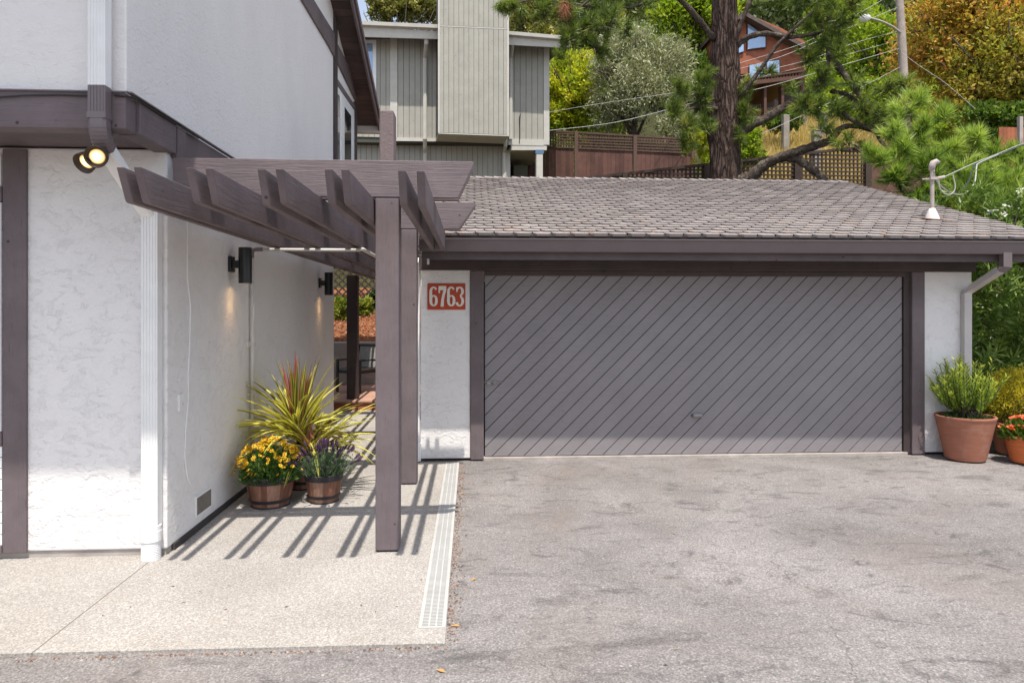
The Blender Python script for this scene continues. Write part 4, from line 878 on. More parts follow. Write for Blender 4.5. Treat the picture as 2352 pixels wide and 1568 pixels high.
blobs = [(1185, 15, 45, 22, 14.2, 12, .45), (1150, 10, 18, 10, 14.0, 6, .5), (1250, 20, 45, 25, 14.3, 12, .35), (1300, 20, 50, 35, 14.4, 18, .3), (1345, 60, 45, 45, 14.5, 22, .3), (1375, 110, 30, 32, 14.5, 16, .28), (1310, 85, 35, 40, 14.3, 14, .4), (1400, 25, 50, 40, 14.8, 18, .3), (1470, 5, 60, 25, 15.2, 12, .35), (1290, 125, 18, 14, 14.2, 5, .45), (1395, 50, 45, 40, 14.3, 14, .4), (1440, 60, 25, 30, 14.6, 7, .4),
 (1565, 200, 26, 25, 15.6, 14, .45), (1545, 250, 26, 28, 15.6, 16, .4), (1580, 290, 30, 26, 15.6, 18, .35), (1610, 215, 30, 50, 15.8, 24, .28), (1625, 170, 20, 26, 15.8, 8, .35), (1570, 325, 26, 16, 15.7, 10, .35), (1620, 290, 20, 40, 15.7, 12, .3),
 (1712, 255, 24, 36, 16.2, 18, .42), (1715, 200, 22, 22, 16.2, 9, .5), (1700, 310, 14, 22, 16.0, 7, .4),
 (1760, 165, 26, 14, 16.2, 7, .5), (1880, 45, 45, 40, 15.8, 18, .35), (1930, 30, 60, 45, 15.6, 26, .38), (1960, 5, 40, 16, 15.4, 8, .45), (1860, 130, 35, 30, 15.8, 14, .35), (1890, 180, 35, 40, 15.6, 20, .35), (1850, 235, 30, 30, 15.4, 12, .33), (1930, 120, 30, 30, 15.4, 11, .4), (1965, 190, 40, 26, 15.2, 10, .45), (1890, 290, 30, 26, 15.2, 11, .33), (1925, 250, 35, 30, 15.2, 14, .36), (1820, 200, 22, 16, 15.8, 6, .42), (1830, 5, 45, 18, 16, 9, .42), (2040, 200, 40, 26, 15.0, 14, .5), (1870, 0, 60, 25, 15.8, 14, .35), (2060, 235, 35, 20, 14.8, 10, .5), (1990, 280, 35, 22, 15.0, 10, .33), (1740, 10, 25, 20, 16.2, 6, .5), (1980, 240, 45, 40, 15.0, 12, .45), (2080, 190, 25, 30, 14.9, 9, .55), (1870, 240, 45, 34, 15.4, 16, .33), (1930, 70, 30, 30, 15.5, 8, .35), (1900, 90, 40, 40, 15.7, 16, .35), (2030, 260, 40, 26, 14.7, 12, .5), (1950, 320, 40, 24, 15.0, 10, .4)]
pine_blobs(blobs, 5, 60, 0.21, 0.013, 0.35, 1.25, m_need, 'needle_tufts', pine, tw=tw)
tw[0].build('twigs', m_limb, pine)
# crown above the photograph, it shades the slope
r = np.random.default_rng(9)
pine_blobs([(1560, -180, 130, 60, 15.6, 40, .3), (1800, -160, 160, 70, 15.8, 50, .3), (1660, -330, 190, 70, 16, 50, .3), (1400, -120, 120, 45, 14.8, 30, .3)], 6, 70, 0.22, 0.009, 0.4, 1.0, m_need, 'upper_tufts', pine)
# hanging dead tuft
Vd, Fd, sd = needles(np.array([atD(1297, 20, 14.0)]*3), np.array([[0.05, 0, -1.0]]*3), r, 70, 0.3, 0.006); np_mesh('dead_tuft', Vd, Fd, sd, plain('rusty_needles', (0.3, 0.11, 0.06), 0.9), pine, label='rusty dead needle tuft')
# young bright pine at right
yp = atD(2170, 480, 13.2); ypine = thing('young_pine', 'bright green long-needled pine filling the slope right of the lattice', 'tree', (yp.x, yp.y, 2.4))
tw2 = (MB(), None)
yb = [(2030, 215, 10, 10, 13.4, 0, .5), (2105, 225, 30, 22, 13.4, 12, .75), (2075, 255, 35, 25, 13.4, 12, .8), (2055, 300, 30, 26, 13.2, 14, .75), (2075, 340, 45, 40, 13.0, 26, .7), (2120, 300, 30, 40, 13.2, 16, .6), (2025, 360, 30, 22, 12.9, 12, .6), (2060, 400, 50, 30, 12.9, 20, .4), (2130, 370, 45, 40, 12.8, 26, .55), (2180, 335, 35, 32, 13.0, 16, .8), (2240, 320, 40, 34, 13.0, 22, .75), (2210, 390, 45, 36, 12.7, 24, .7), (2290, 360, 35, 30, 12.8, 16, .7), (2330, 400, 50, 36, 12.5, 26, .7), (2260, 440, 55, 30, 12.4, 26, .6), (2340, 460, 45, 26, 12.2, 18, .65), (2110, 440, 60, 26, 12.8, 18, .35), (2180, 450, 50, 26, 12.6, 20, .4), (2400, 370, 50, 50, 12.4, 22, .7), (2000, 345, 20, 14, 13, 6, .5), (2160, 260, 26, 20, 13.3, 8, .7), (2420, 450, 40, 40, 12.2, 14, .6), (2320, 430, 50, 35, 12.3, 22, .55), (2270, 405, 45, 35, 12.5, 20, .6), (2345, 350, 30, 26, 12.7, 12, .7), (2220, 430, 45, 30, 12.5, 18, .45), (2165, 410, 35, 30, 12.7, 14, .5), (2300, 470, 50, 20, 12.2, 16, .35)]
pine_blobs(yb, 8, 55, 0.24, 0.018, 0.75, 1.15, m_needb, 'needle_tufts', ypine, tw=tw2)
tw2[0].tube([Vector((yp.x, yp.y, 2.0)), atD(2150, 420, 13.1), atD(2090, 300, 13.2), atD(2085, 250, 13.4)], [0.11, 0.08, 0.05, 0.02], 8)
tw2[0].tube([atD(2160, 470, 12.9), atD(2200, 400, 12.8), atD(2245, 330, 13)], [0.07, 0.05, 0.02], 8); tw2[0].tube([atD(2170, 480, 12.8), atD(2290, 440, 12.5), atD(2350, 400, 12.4)], [0.07, 0.05, 0.02], 8)
tw2[0].build('branches', m_limb, ypine)

# ================================================================ FENCES
m_lat = wood('dark_lattice', (0.055, 0.036, 0.028), 'x', 0.8, 0.2, 0.5)
m_brn = wood('brown_board', (0.13, 0.062, 0.048), 'z', 0.75, 0.25, 0.6, planks=True)
m_brnt = wood('brown_trim', (0.12, 0.07, 0.052), 'z', 0.8, 0.15, 0.5)
def lattice(root, P0, P1, z0a, z1a, z0b, z1b, pitch, w, mat, name='lattice_panel', t=0.012, parent=None, follow=False):
    """square lattice between P0 and P1 (plan points), bottom/top heights at both ends"""
    P0 = Vector((P0[0], P0[1], 0)); P1 = Vector((P1[0], P1[1], 0)); L_ = (P1-P0).length; e = (P1-P0)/L_; nrm = Vector((e.y, -e.x, 0))
    if nrm.y > 0: nrm = -nrm
    mb = MB(); k = 0.0
    def zz(s, q0, q1): return q0+(q1-q0)*s/L_
    while k < L_-w:
        a, b = P0+e*k, P0+e*(k+w)
        za, zb_ = zz(k, z0a, z0b), zz(k+w, z0a, z0b); ta, tb = zz(k, z1a, z1b), zz(k+w, z1a, z1b)
        if ta-za > 0.04: mb.prism([(a.x, a.y, za), (b.x, b.y, zb_), (b.x, b.y, tb), (a.x, a.y, ta)], nrm*t)
        k += pitch
    if follow:
        q = pitch*0.5; H = min(z1a-z0a, z1b-z0b)
        while q < H-w:
            a, b = P0+nrm*(t+0.001), P1+nrm*(t+0.001); mb.prism([(a.x, a.y, z0a+q), (b.x, b.y, z0b+q), (b.x, b.y, z0b+q+w), (a.x, a.y, z0a+q+w)], nrm*t); q += pitch
        return mb.build(name, mat, root)
    zm = min(z0a, z0b); zM = max(z1a, z1b); z = zm+pitch*0.5
    sh = nrm*(t+0.001)
    while z < zM:
        # part of the row lying between the bottom and the top lines
        ss = [s for s in np.linspace(0, L_, 60) if zz(s, z0a, z0b) <= z and z+w <= zz(s, z1a, z1b)]
        if len(ss) > 1:
            a, b = P0+e*ss[0]+sh, P0+e*ss[-1]+sh; mb.prism([(a.x, a.y, z), (b.x, b.y, z), (b.x, b.y, z+w), (a.x, a.y, z+w)], nrm*t)
        z += pitch
    return mb.build(name, mat, root)
# dark lattice fence behind the garage ridge (rises to the right)
FD = 17.6
def FP(px, py): p = atY(px, py, FD); return p
fA, fB = FP(1300, 412), FP(1992, 334)
lf = thing('lattice_fence', 'dark lattice fence climbing to the right behind the garage roof', 'fence', (fA.x, FD, 3.0))
cuts = [(1300, 412), (1415, 399.5), (1560, 384), (1627, 376), (1832, 352.5), (1992, 334)]
cols_ = [(1435, 12), (1624, 16), (1832, 18), (1992, 14)]
for (xa, ya), (xb, yb_) in [((1300, 412), (1428, 398)), ((1442, 396), (1617, 376)), ((1632, 375), (1824, 353)), ((1840, 351), (1985, 335))]:
    a, b = FP(xa, ya), FP(xb, yb_); zb0 = FP(1600, 445).z
    lattice(lf, (a.x, a.y), (b.x, b.y), zb0, a.z-0.06, zb0, b.z-0.06, 0.1085, 0.045, m_lat, t=0.012)
    MB().prism([(a.x, FD-0.05, a.z-0.07), (b.x, FD-0.05, b.z-0.07), (b.x, FD-0.05, b.z), (a.x, FD-0.05, a.z)], (0, 0.08, 0)).build('top_rail', m_lat, lf)
for px, w in cols_:
    a = FP(px-w/2, 0); b = FP(px+w/2, 0); t = 412+(334-412)*(px-1300)/692
    MB().box(a.x, b.x, FD-0.08, FD+0.06, 2.8, FP(px, t+1).z).build('fence_post', m_lat, lf)
a = FP(1992, 360); MB().box(a.x+0.08, a.x+1.6, FD-0.03, FD, 3.0, FP(2000, 372).z+0.0).build('board_panel', m_brn, lf)
# brown fence with lattice top, behind the grey house corner
B0, B1 = atD(1180, 300, 23.5), atD(1592, 330, 21.6)
bf = thing('board_fence', 'reddish brown board fence with lattice top beside the grey house', 'fence', (B0.x, B0.y, 4.5))
def BP(px, py):
    n = Vector((-(B1.y-B0.y), B1.x-B0.x, 0)); r_ = ray(px, py); t = n.dot(B0-C0)/n.dot(r_); return C0+r_*t
def bl(px, y0, y1): return y0+(y1-y0)*(px-1260)/330
secs = [(1180, 1318), (1328, 1453), (1463, 1588)]
for xa, xb in secs:
    a0, b0_ = BP(xa, bl(xa, 302, 322)), BP(xb, bl(xb, 302, 322)); a1, b1_ = BP(xa, bl(xa, 336, 350)), BP(xb, bl(xb, 336, 350))
    lattice(bf, (a0.x, a0.y), (b0_.x, b0_.y), a1.z, a0.z, b1_.z, b0_.z, 0.092, 0.043, m_brnt, t=0.012, follow=True)
    e = Vector((0, 0.03, 0))
    MB().prism([(a0.x, a0.y-0.03, a0.z-0.01), (b0_.x, b0_.y-0.03, b0_.z-0.01), (b0_.x, b0_.y-0.03, b0_.z+0.05), (a0.x, a0.y-0.03, a0.z+0.05)], (0, 0.09, 0)).build('top_rail', m_brnt, bf)
    MB().prism([(a0.x, a0.y-0.03, a1.z-0.05), (b0_.x, b0_.y-0.03, b1_.z-0.05), (b0_.x, b0_.y-0.03, b1_.z), (a0.x, a0.y-0.03, a1.z)], (0, 0.09, 0)).build('middle_rail', m_brnt, bf)
    mb = MB(); nb = max(3, int((b0_-a0).length/0.14))
    for k in range(nb):
        p, q = a0+(b0_-a0)*(k/nb), a0+(b0_-a0)*((k+0.96)/nb); zt0 = a1.z+(b1_.z-a1.z)*k/nb-0.051
        mb.prism([(p.x, p.y, 3.6), (q.x, q.y, 3.6), (q.x, q.y, zt0), (p.x, p.y, zt0)], (0, 0.02, 0), random.random())
    mb.build('board_panel', m_brn, bf)
for px in (1323, 1458, 1591):
    a, b = BP(px-4, bl(px, 298, 320)), BP(px+5, 300); MB().box(a.x, b.x, a.y-0.07, a.y+0.03, 3.6, a.z).build('fence_post', m_brnt, bf)

# ================================================================ GREY NEIGHBOUR HOUSE (own frame: x along the facade, -y towards the viewer)
PHI = R(7.7); NO = atD(1000, 400, 20.5); NO.z = 3.0
nh = thing('grey_house', 'sage grey house with vertical siding and boxed chimney above the garage', 'house', NO, PHI)
cP, sP = math.cos(PHI), math.sin(PHI)
def NP(px, py, ly=0.0):
    o = C0-NO; r_ = ray(px, py); ox, oy = o.x*cP+o.y*sP, -o.x*sP+o.y*cP; rx_, ry_ = r_.x*cP+r_.y*sP, -r_.x*sP+r_.y*cP
    t = (ly-oy)/ry_; return (ox+rx_*t, o.z+r_.z*t)
SAGE = (0.36, 0.343, 0.295)
m_sid = wood('sage_siding', SAGE, 'z', 0.75, 0.08, 0.35); m_sidg = plain('siding_groove', (0.07, 0.068, 0.055), 0.9)
m_sag = plain('sage_trim', (0.5, 0.475, 0.42), 0.6, 0, 0.3, 0.06, 0.1)
def siding(x0, y0, x1, y1, ly, pitch=0.16, y0b=None, y1b=None, depth=0.02, parent=nh, nm='siding'):
    """pixel rectangle (optionally slanting top and bottom) on the plane local y = ly"""
    A, B_ = NP(x0, y0, ly), NP(x1, y0b if y0b is not None else y0, ly); C_, D_ = NP(x0, y1, ly), NP(x1, y1b if y1b is not None else y1, ly)
    L_ = B_[0]-A[0]; n = max(1, int(L_/pitch)); mb = MB()
    for k in range(n):
        u0, u1 = k/n, (k+0.93)/n; X0, X1 = A[0]+L_*u0, A[0]+L_*u1
        mb.prism([(X0, ly, C_[1]+(D_[1]-C_[1])*u0), (X1, ly, C_[1]+(D_[1]-C_[1])*u1), (X1, ly, A[1]+(B_[1]-A[1])*u1), (X0, ly, A[1]+(B_[1]-A[1])*u0)], (0, depth, 0), random.random())
    return mb.build(nm, m_sid, parent, local=True)
def nbox(x0, y0, x1, y1, ly, t, nm, mat, parent=nh, y0b=None, y1b=None, bevel=0.0, **k):
    A, B_ = NP(x0, y0, ly), NP(x1, y0b if y0b is not None else y0, ly); C_, D_ = NP(x0, y1, ly), NP(x1, y1b if y1b is not None else y1, ly)
    return MB().prism([(C_[0], ly, C_[1]), (D_[0], ly, D_[1]), (B_[0], ly, B_[1]), (A[0], ly, A[1])], (0, t, 0)).build(nm, mat, parent, local=True, bevel=bevel, **k)
nbox(740, 70, 1258, 326, 0.025, 5.0, 'wall', m_sidg, y0b=92, y1b=332)
siding(740, 88, 900, 312, 0.0, y0b=90, y1b=316); siding(914, 88, 1006, 318, 0.0, y1b=320); siding(1168, 100, 1249, 322, 0.0, y1b=325)
nbox(740, 312, 1005, 312, -0.03, 0.028, 'base_band', m_sag, y1=324, y1b=327, y0b=318) if False else None
nbox(896, 88, 913, 318, -0.035, 0.034, 'corner_trim', m_sag, bevel=0.005)
nbox(1249, 104, 1262, 333, -0.035, 0.30, 'corner_trim', m_sag, bevel=0.005)
nbox(905, 316, 1006, 324, -0.03, 0.029, 'base_band', m_sag, y0b=318, y1b=325); nbox(1168, 319, 1249, 333, -0.03, 0.029, 'base_band', m_sag, y0b=321, y1b=335)
# window
wf = nbox(838, 92, 864, 250, -0.05, 0.049, 'window', m_white); nbox(838, 100, 856, 230, -0.056, 0.005, 'pane', m_bglass, wf)
# eaves: fascia in front of the wall, gutter in front of it
ez = -0.62
f1 = nbox(740, 58, 1006, 82, ez, 0.05, 'fascia', m_sag, y0b=72, y1b=90); f2 = nbox(1168, 80, 1310, 103, ez, 0.05, 'fascia', m_sag, y0b=91, y1b=111)
for x0, ya, x1, yb_ in ((740, 46, 1006, 58), (1168, 73, 1308, 85)):
    A, B_ = NP(x0, ya, ez-0.08), NP(x1, yb_, ez-0.08); mb = MB()
    mb.prism([(A[0], ez-0.13, A[1]), (A[0], ez-0.12, A[1]-0.1), (A[0], ez-0.001, A[1]-0.13), (A[0], ez-0.001, A[1])], (B_[0]-A[0], 0, B_[1]-A[1])); mb.build('gutter', m_sag, nh, local=True)
A, B_ = NP(740, 62, ez), NP(1300, 92, ez)
MB().prism([(A[0], ez+0.051, A[1]), (A[0], 5.2, A[1]+1.0), (A[0], 5.2, A[1]+1.08), (A[0], ez+0.051, A[1]+0.06)], (B_[0]-A[0]+0.3, 0, B_[1]-A[1])).build('roof', plain('grey_roof', (0.16, 0.15, 0.14), 0.9, 0, 0.2, 0.2), nh, local=True)
# chimney box
cy = -0.9
cb_ = nbox(1008, -160, 1168, 305, cy+0.025, 0.86, 'chimney', m_sidg, y1b=311)
siding(1008, 62, 1168, 304, cy, 0.145, y0b=69, y1b=310, parent=nh, nm='chimney_siding'); siding(1008, -160, 1168, 58, cy, 0.145, y0b=-160, y1b=65, parent=nh, nm='chimney_siding')
nbox(1008, 58, 1168, 61, cy+0.004, 0.02, 'joint_flashing', m_sag, y0b=65, y1b=68)
nbox(1006, -160, 1010, 305, cy-0.012, 0.012, 'chimney_trim', m_sag); nbox(1165, -160, 1169, 311, cy-0.012, 0.012, 'chimney_trim', m_sag)
A, B_ = NP(1007, 305, cy), NP(1169, 311, cy); MB().prism([(A[0], cy-0.01, A[1]-0.03), (A[0], 0.02, A[1]-0.03), (A[0], 0.02, A[1]-0.001), (A[0], cy-0.01, A[1]-0.001)], (B_[0]-A[0], 0, B_[1]-A[1])).build('chimney_base', m_sag, nh, local=True)
# lower storey, set back
lyb = 0.35
nbox(740, 318, 1172, 520, lyb+0.025, 3.0, 'lower_wall', m_sidg); siding(740, 318, 1156, 520, lyb, 0.16, nm='lower_siding')
nbox(1158, 345, 1172, 520, lyb-0.035, 0.034, 'corner_trim', m_sag)
# downspouts
def npipe(pts, ly, w, nm='downspout'):
    Q = [(NP(px, py, l_)[0], l_, NP(px, py, l_)[1]) for px, py, l_ in pts]; return MB().tube(Q, 1, 8, rect=(w, w*0.8)).build(nm, m_sag, nh, local=True)
npipe([(979, 68, -0.6), (979, 100, -0.5), (976, 134, -0.08), (976, 320, -0.08), (976, 340, 0.1), (976, 352, 0.27), (976, 500, 0.27)], 0, 0.06)
npipe([(1177, 82, -0.6), (1177, 105, -0.55), (1173, 135, -0.1), (1173, 320, -0.1)], 0, 0.055); npipe([(1161, 318, -0.1), (1161, 335, 0.0), (1158, 350, 0.26), (1158, 500, 0.26)], 0, 0.055)
nbox(1232, 345, 1247, 520, -0.1, 0.18, 'porch_post', m_sag, bevel=0.01); nbox(1230, 344, 1249, 353, -0.11, 0.2, 'post_bracket', plain('blue_steel', (0.12, 0.2, 0.3), 0.5, 0.4), nh)
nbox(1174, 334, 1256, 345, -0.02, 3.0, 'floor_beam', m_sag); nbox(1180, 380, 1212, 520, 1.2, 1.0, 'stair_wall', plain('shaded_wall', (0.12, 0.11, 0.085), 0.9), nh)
npts = [(1196, 262, -0.03), (1193, 270, -0.03), (1194, 300, -0.03), (1193, 330, -0.03)]
MB().tube([(NP(a_, b_, c_)[0], c_, NP(a_, b_, c_)[1]) for a_, b_, c_ in npts], 0.013, 6).build('wall_cable', m_rubber, nh, local=True)

# ================================================================ BROWN HOUSE ON THE HILL
HO = atD(1770, 300, 32); hh = thing('hill_house', 'red-brown shingled house with a gable high on the hillside', 'house', (HO.x, HO.y, HO.z))
m_cedar = wood('cedar_shingle', (0.29, 0.1, 0.055), 'z', 0.8, 0.25, 0.6)
def HP(px, py, dy=0): return atY(px, py, HO.y+dy)
def hpoly(pts, dy, t, nm, mat, parent=hh, **k): return MB().prism([tuple(HP(a_, b_, dy)) for a_, b_ in pts], (0, t, 0)).build(nm, mat, parent, **k)
hpoly([(1640, 175), (1848, 160), (1848, 95), (1795, 65), (1712, 30), (1640, 70)], 0, 6, 'wall', m_cedar)
m_hroof = plain('brown_roof', (0.11, 0.085, 0.075), 0.9, 0, 0.2, 0.25)
hpoly([(1640, 68), (1712, 27), (1712, 36), (1640, 78)], -0.5, 6.8, 'roof', m_hroof); hpoly([(1712, 27), (1860, 108), (1860, 118), (1712, 36)], -0.5, 6.8, 'roof', m_hroof)
m_htrim = plain('brown_trim_paint', (0.1, 0.045, 0.03), 0.7)
for pts, lab in (([(1718, 55), (1758, 85), (1758, 108), (1718, 113)], None), ([(1722, 150), (1757, 145), (1757, 178), (1722, 180)], None), ([(1762, 142), (1790, 138), (1790, 170), (1762, 174)], None), ([(1690, 95), (1708, 88), (1708, 118), (1690, 124)], None)):
    cx_, cy_ = sum(p[0] for p in pts)/4, sum(p[1] for p in pts)/4
    o = hpoly([(cx_+(a_-cx_)*1.12, cy_+(b_-cy_)*1.12) for a_, b_ in pts], -0.08, 0.078, 'window', m_htrim); hpoly(pts, -0.1, 0.018, 'pane', m_bglass, o)
hpoly([(1640, 195), (1850, 172), (1850, 180), (1640, 205)], -3.5, 3.4, 'deck', m_htrim); hpoly([(1700, 182), (1850, 160), (1850, 164), (1700, 186)], -3.5, 0.1, 'deck_rail', m_htrim)
mb = MB()
for px in range(1702, 1850, 7): hpoly if False else mb.prism([tuple(HP(px, 184-(px-1702)*0.15, -3.48)), tuple(HP(px+1.5, 184-(px-1702)*0.15, -3.48)), tuple(HP(px+1.5, 199-(px-1702)*0.15, -3.48)), tuple(HP(px, 199-(px-1702)*0.15, -3.48))], (0, 0.05, 0))
mb.build('balusters', m_htrim, hh)
for px in (1715, 1755, 1795, 1840): hpoly([(px, 196), (px+6, 196), (px+6, 270), (px, 270)], -3.3, 0.3, 'deck_post', m_htrim)
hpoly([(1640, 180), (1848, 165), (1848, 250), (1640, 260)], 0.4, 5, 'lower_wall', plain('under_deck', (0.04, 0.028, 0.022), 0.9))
# small shed roof lower down the slope
a = atD(1735, 310, 30); sh_ = thing('garden_shed', 'small brown shed with grey roof low on the slope right of the pine', 'shed', (a.x, a.y, a.z-1.5))
def SP(px, py, dy=0): return tuple(atY(px, py, a.y+dy))
MB().prism([SP(1705, 300), SP(1778, 318), SP(1778, 352), SP(1705, 352)], (0, 2.5, 0)).build('wall', m_cedar, sh_)
MB().prism([SP(1700, 275, -0.4), SP(1788, 310, -0.4), SP(1788, 316, -0.4), SP(1700, 302, -0.4)], (0, 3.2, 0)).build('roof', plain('grey_shed_roof', (0.25, 0.235, 0.22), 0.9, 0, 0.2, 0.2), sh_)

# ================================================================ UTILITY POLE AND WIRES
UD = 22.3; pb_ = atD(2082, 330, UD); pt_ = atD(2063, -60, UD); up = thing('utility_pole', 'weathered wooden utility pole with a street lamp arm, right of centre', 'utility pole', (pb_.x, pb_.y, hz(pb_.x, pb_.y)-0.2))
m_pole = wood('weathered_pole', (0.36, 0.3, 0.26), 'z', 0.9, 0.25, 0.8)
MB().tube([Vector((pb_.x+0.03, pb_.y, hz(pb_.x, pb_.y)-0.5)), atD(2079, 240, UD), atD(2072, 100, UD), pt_, atD(2060, -200, UD)], [0.15, 0.135, 0.125, 0.11, 0.1], 14, wob=0.08).build('pole', m_pole, up, smooth=True)
lm = MB().tube(smooth_path([atD(2068, 75, UD-0.1), atD(2050, 62, UD-0.2), atD(2025, 50, UD-0.3), atD(1998, 42, UD-0.3)]), 0.035, 8).build('lamp_arm', m_galv, up, smooth=True)
a = atD(1998, 41, UD-0.3); b = atD(1974, 42, UD-0.3); MB().tube([a, a+(b-a)*0.3, a+(b-a)*0.7, b], [0.06, 0.13, 0.14, 0.05], 12).build('lamp_head', m_white, lm, smooth=True)
def wire(pts, d0, d1, rad, label):
    Q = smooth_path([atD(px, py, d0+(d1-d0)*i/(len(pts)-1)) for i, (px, py) in enumerate(pts)]); MB().tube(Q, rad*0.55, 5).build('utility_wire', m_wire, origin=Q[0], label=label, cat='wire', group='overhead wires on the slope')
wire([(1690, 148), (1830, 105), (1900, 72), (1975, 30), (2062, -20)], 22, 22.3, 0.012, 'uppermost overhead wire running to the utility pole top')
wire([(1600, 180), (1700, 158), (1800, 128), (1900, 85), (2068, 15)], 21, 22.3, 0.014, 'second overhead wire passing in front of the brown house')
wire([(1590, 212), (1690, 178), (1850, 140), (1960, 100), (2070, 70)], 21, 22.3, 0.014, 'pale overhead wire just under the street lamp arm')
wire([(1262, 300), (1420, 280), (1600, 235), (1760, 200), (1900, 160), (2072, 110)], 20.5, 22.3, 0.016, 'long sagging wire crossing low from the grey house')
wire([(1262, 258), (1380, 238), (1600, 205), (1800, 165), (2072, 90)], 20.5, 22.3, 0.012, 'thin wire crossing the yellow maple')
wire([(1700, 330), (1800, 285), (1950, 215), (2076, 150)], 21, 22.3, 0.013, 'lowest steep wire rising to the pole middle')
wire([(2070, 120), (2110, 150), (2170, 190), (2240, 250)], 22.2, 20, 0.012, 'wire dropping right from the pole behind orange leaves')
# pale sign post at the right edge of the slope
a = atD(2343, 330, 17); MB().box(a.x-0.045, a.x+0.045, a.y-0.045, a.y+0.045, 2.5, atD(2343, 268, 17).z).build('metal_post', m_galv, origin=(a.x, a.y, 2.5), label='pale square metal post at the right edge above the pine', cat='post')
a, b = atD(2295, 335, 20), atD(2400, 335, 20); mb = MB()
for k in range(11):
    x0 = a.x+(b.x-a.x)*k/11; mb.prism([(x0, a.y, 4.0), (x0+0.115, a.y, 4.0), (x0+0.115, a.y, atD(2300, 292, 20).z), (x0, a.y, atD(2300, 292, 20).z)], (0, 0.03, 0), random.random())
mb.build('board_fence', wood('red_board', (0.3, 0.1, 0.05), 'z', 0.8, 0.2, 0.5, planks=True), origin=(a.x, a.y, 4.0), label='short orange-red board fence at the right edge', cat='fence')
# ================================================================ STRAP-LEAF PLANTS, OLEANDER
def straps(root, name, base, n, L, w, mat, seed, up=(0.2, 1.2), curl=0.9, seg=6, tone=(0.2, 0.9), spread=0.03, edge=True, zmin=None):
    """arching strap leaves, each a three-strip ribbon with paler margins"""
    r = random.Random(seed); V = []; Fc = []; A = []
    for k in range(n):
        az = r.uniform(0, 2*math.pi); el = r.uniform(*up); ll = L*r.uniform(0.75, 1.1); ww = w*r.uniform(0.8, 1.15); cu = curl*r.uniform(0.6, 1.3)*(1.45-el*0.7)
        h = Vector((math.cos(az), math.sin(az), 0)); p = Vector(base)+Vector((r.gauss(0, spread), r.gauss(0, spread), r.uniform(-0.02, 0.04))); sd = Vector((-h.y, h.x, 0)); rot = r.uniform(-0.5, 0.5)
        t_ = r.uniform(*tone); k0 = len(V); e = el
        for s in range(seg+1):
            q = s/seg; wd = ww*(0.55+0.9*q if q < 0.5 else (1.0-(q-0.5)*2)**0.75*1.0+0.02)*0.5
            d = h*math.cos(e)+Vector((0, 0, math.sin(e))); nn = sd*math.cos(rot)+d.cross(sd)*math.sin(rot)
            cen = p-d.cross(sd)*wd*0.35
            for c_ in (-1, -0.55, 0.55, 1): V.append((p if abs(c_) > 0.8 else cen)+nn*wd*c_)
            p = p+d*(ll/seg); e -= cu/seg
            if zmin is not None and p.z < zmin: p.z = zmin+0.01
        for s in range(seg):
            a = k0+s*4
            for c_ in range(3): Fc.append((a+c_, a+c_+1, a+c_+5, a+c_+4)); A.append(t_*0.6 if c_ == 1 else (0.55+t_*0.45 if edge else t_*0.7+0.2))
    return np_mesh(name, np.array([tuple(v) for v in V]), np.array(Fc), np.array(A), mat, root)
def lance_tufts(root, name, P, AX, per, L, w, mat, seed, tone=0.5, open_=(25, 75)):
    r = np.random.default_rng(seed); n = len(P)*per; base = np.repeat(P, per, 0); ax = np.repeat(AX, per, 0); s_ = r.random(n)
    base = base-ax*(s_*L*1.3)[:, None]; d = unit(n, r); d = d-ax*np.sum(d*ax, 1)[:, None]; d /= np.linalg.norm(d, axis=1)[:, None]
    th = R(open_[0])+s_*R(open_[1]-open_[0])+r.normal(size=n)*0.15; dr = ax*np.cos(th)[:, None]+d*np.sin(th)[:, None]
    V, Fc = leaves_geo(base, dr, L*r.uniform(0.7, 1.2, n), w, r, 0.15)
    return np_mesh(name, V, Fc, np.clip(np.repeat(r.normal(size=len(P))*0.2+tone, per)*0.7+r.random(n)*0.35, 0, 1), mat, root)
m_ole = leafm('oleander_leaf', [(0.0, (0.035, 0.075, 0.018)), (0.5, (0.14, 0.22, 0.045)), (0.85, (0.32, 0.42, 0.1)), (1, (0.52, 0.57, 0.2))], 0.25, 0.35)
oc = atD(2300, 700, 9.3)
ole = thing('oleander_bush', 'tall oleander hedge with long leaves and white flowers right of the garage', 'shrub', (oc.x+0.2, oc.y+0.3, 0))
r = np.random.default_rng(21); n = 2300
X = r.uniform(6.28, 9.2, n); Y = 8.15+r.random(n)**1.5*2.4; Z = r.uniform(0.15, 3.5, n); 
X = np.where((Z > 2.3) & (X < 6.75), X+0.55, X)
P = np.stack([X, Y+0.12*np.sin(X*5+Z*4), Z], 1); ax = np.stack([r.normal(size=n)*0.45-0.05, r.normal(size=n)*0.4-0.55, np.full(n, 0.6)], 1); ax /= np.linalg.norm(ax, axis=1)[:, None]
keep = ~((P[:, 1] < 8.6) & (P[:, 2] > 2.2)); P, ax = P[keep], ax[keep]
lance_tufts(ole, 'foliage', P, ax, 22, 0.15, 0.026, m_ole, 22, 0.5, (20, 85))
n2 = 300; X = r.uniform(6.75, 9.4, n2); Z = r.uniform(2.6, 3.35, n2)+np.clip((X-6.8)*0.1, 0, .3); P = np.stack([X, r.uniform(9.0, 10.3, n2), Z], 1); ax = np.stack([r.normal(size=n2)*0.4, r.normal(size=n2)*0.4-0.2, np.full(n2, 0.9)], 1); ax /= np.linalg.norm(ax, axis=1)[:, None]
lance_tufts(ole, 'foliage', P, ax, 22, 0.17, 0.026, leafm('oleander_top', [(0.0, (0.04, 0.08, 0.015)), (0.5, (0.14, 0.2, 0.03)), (1, (0.38, 0.36, 0.06))], 0.35), 23, 0.55)
mb = MB(); rr = random.Random(4)
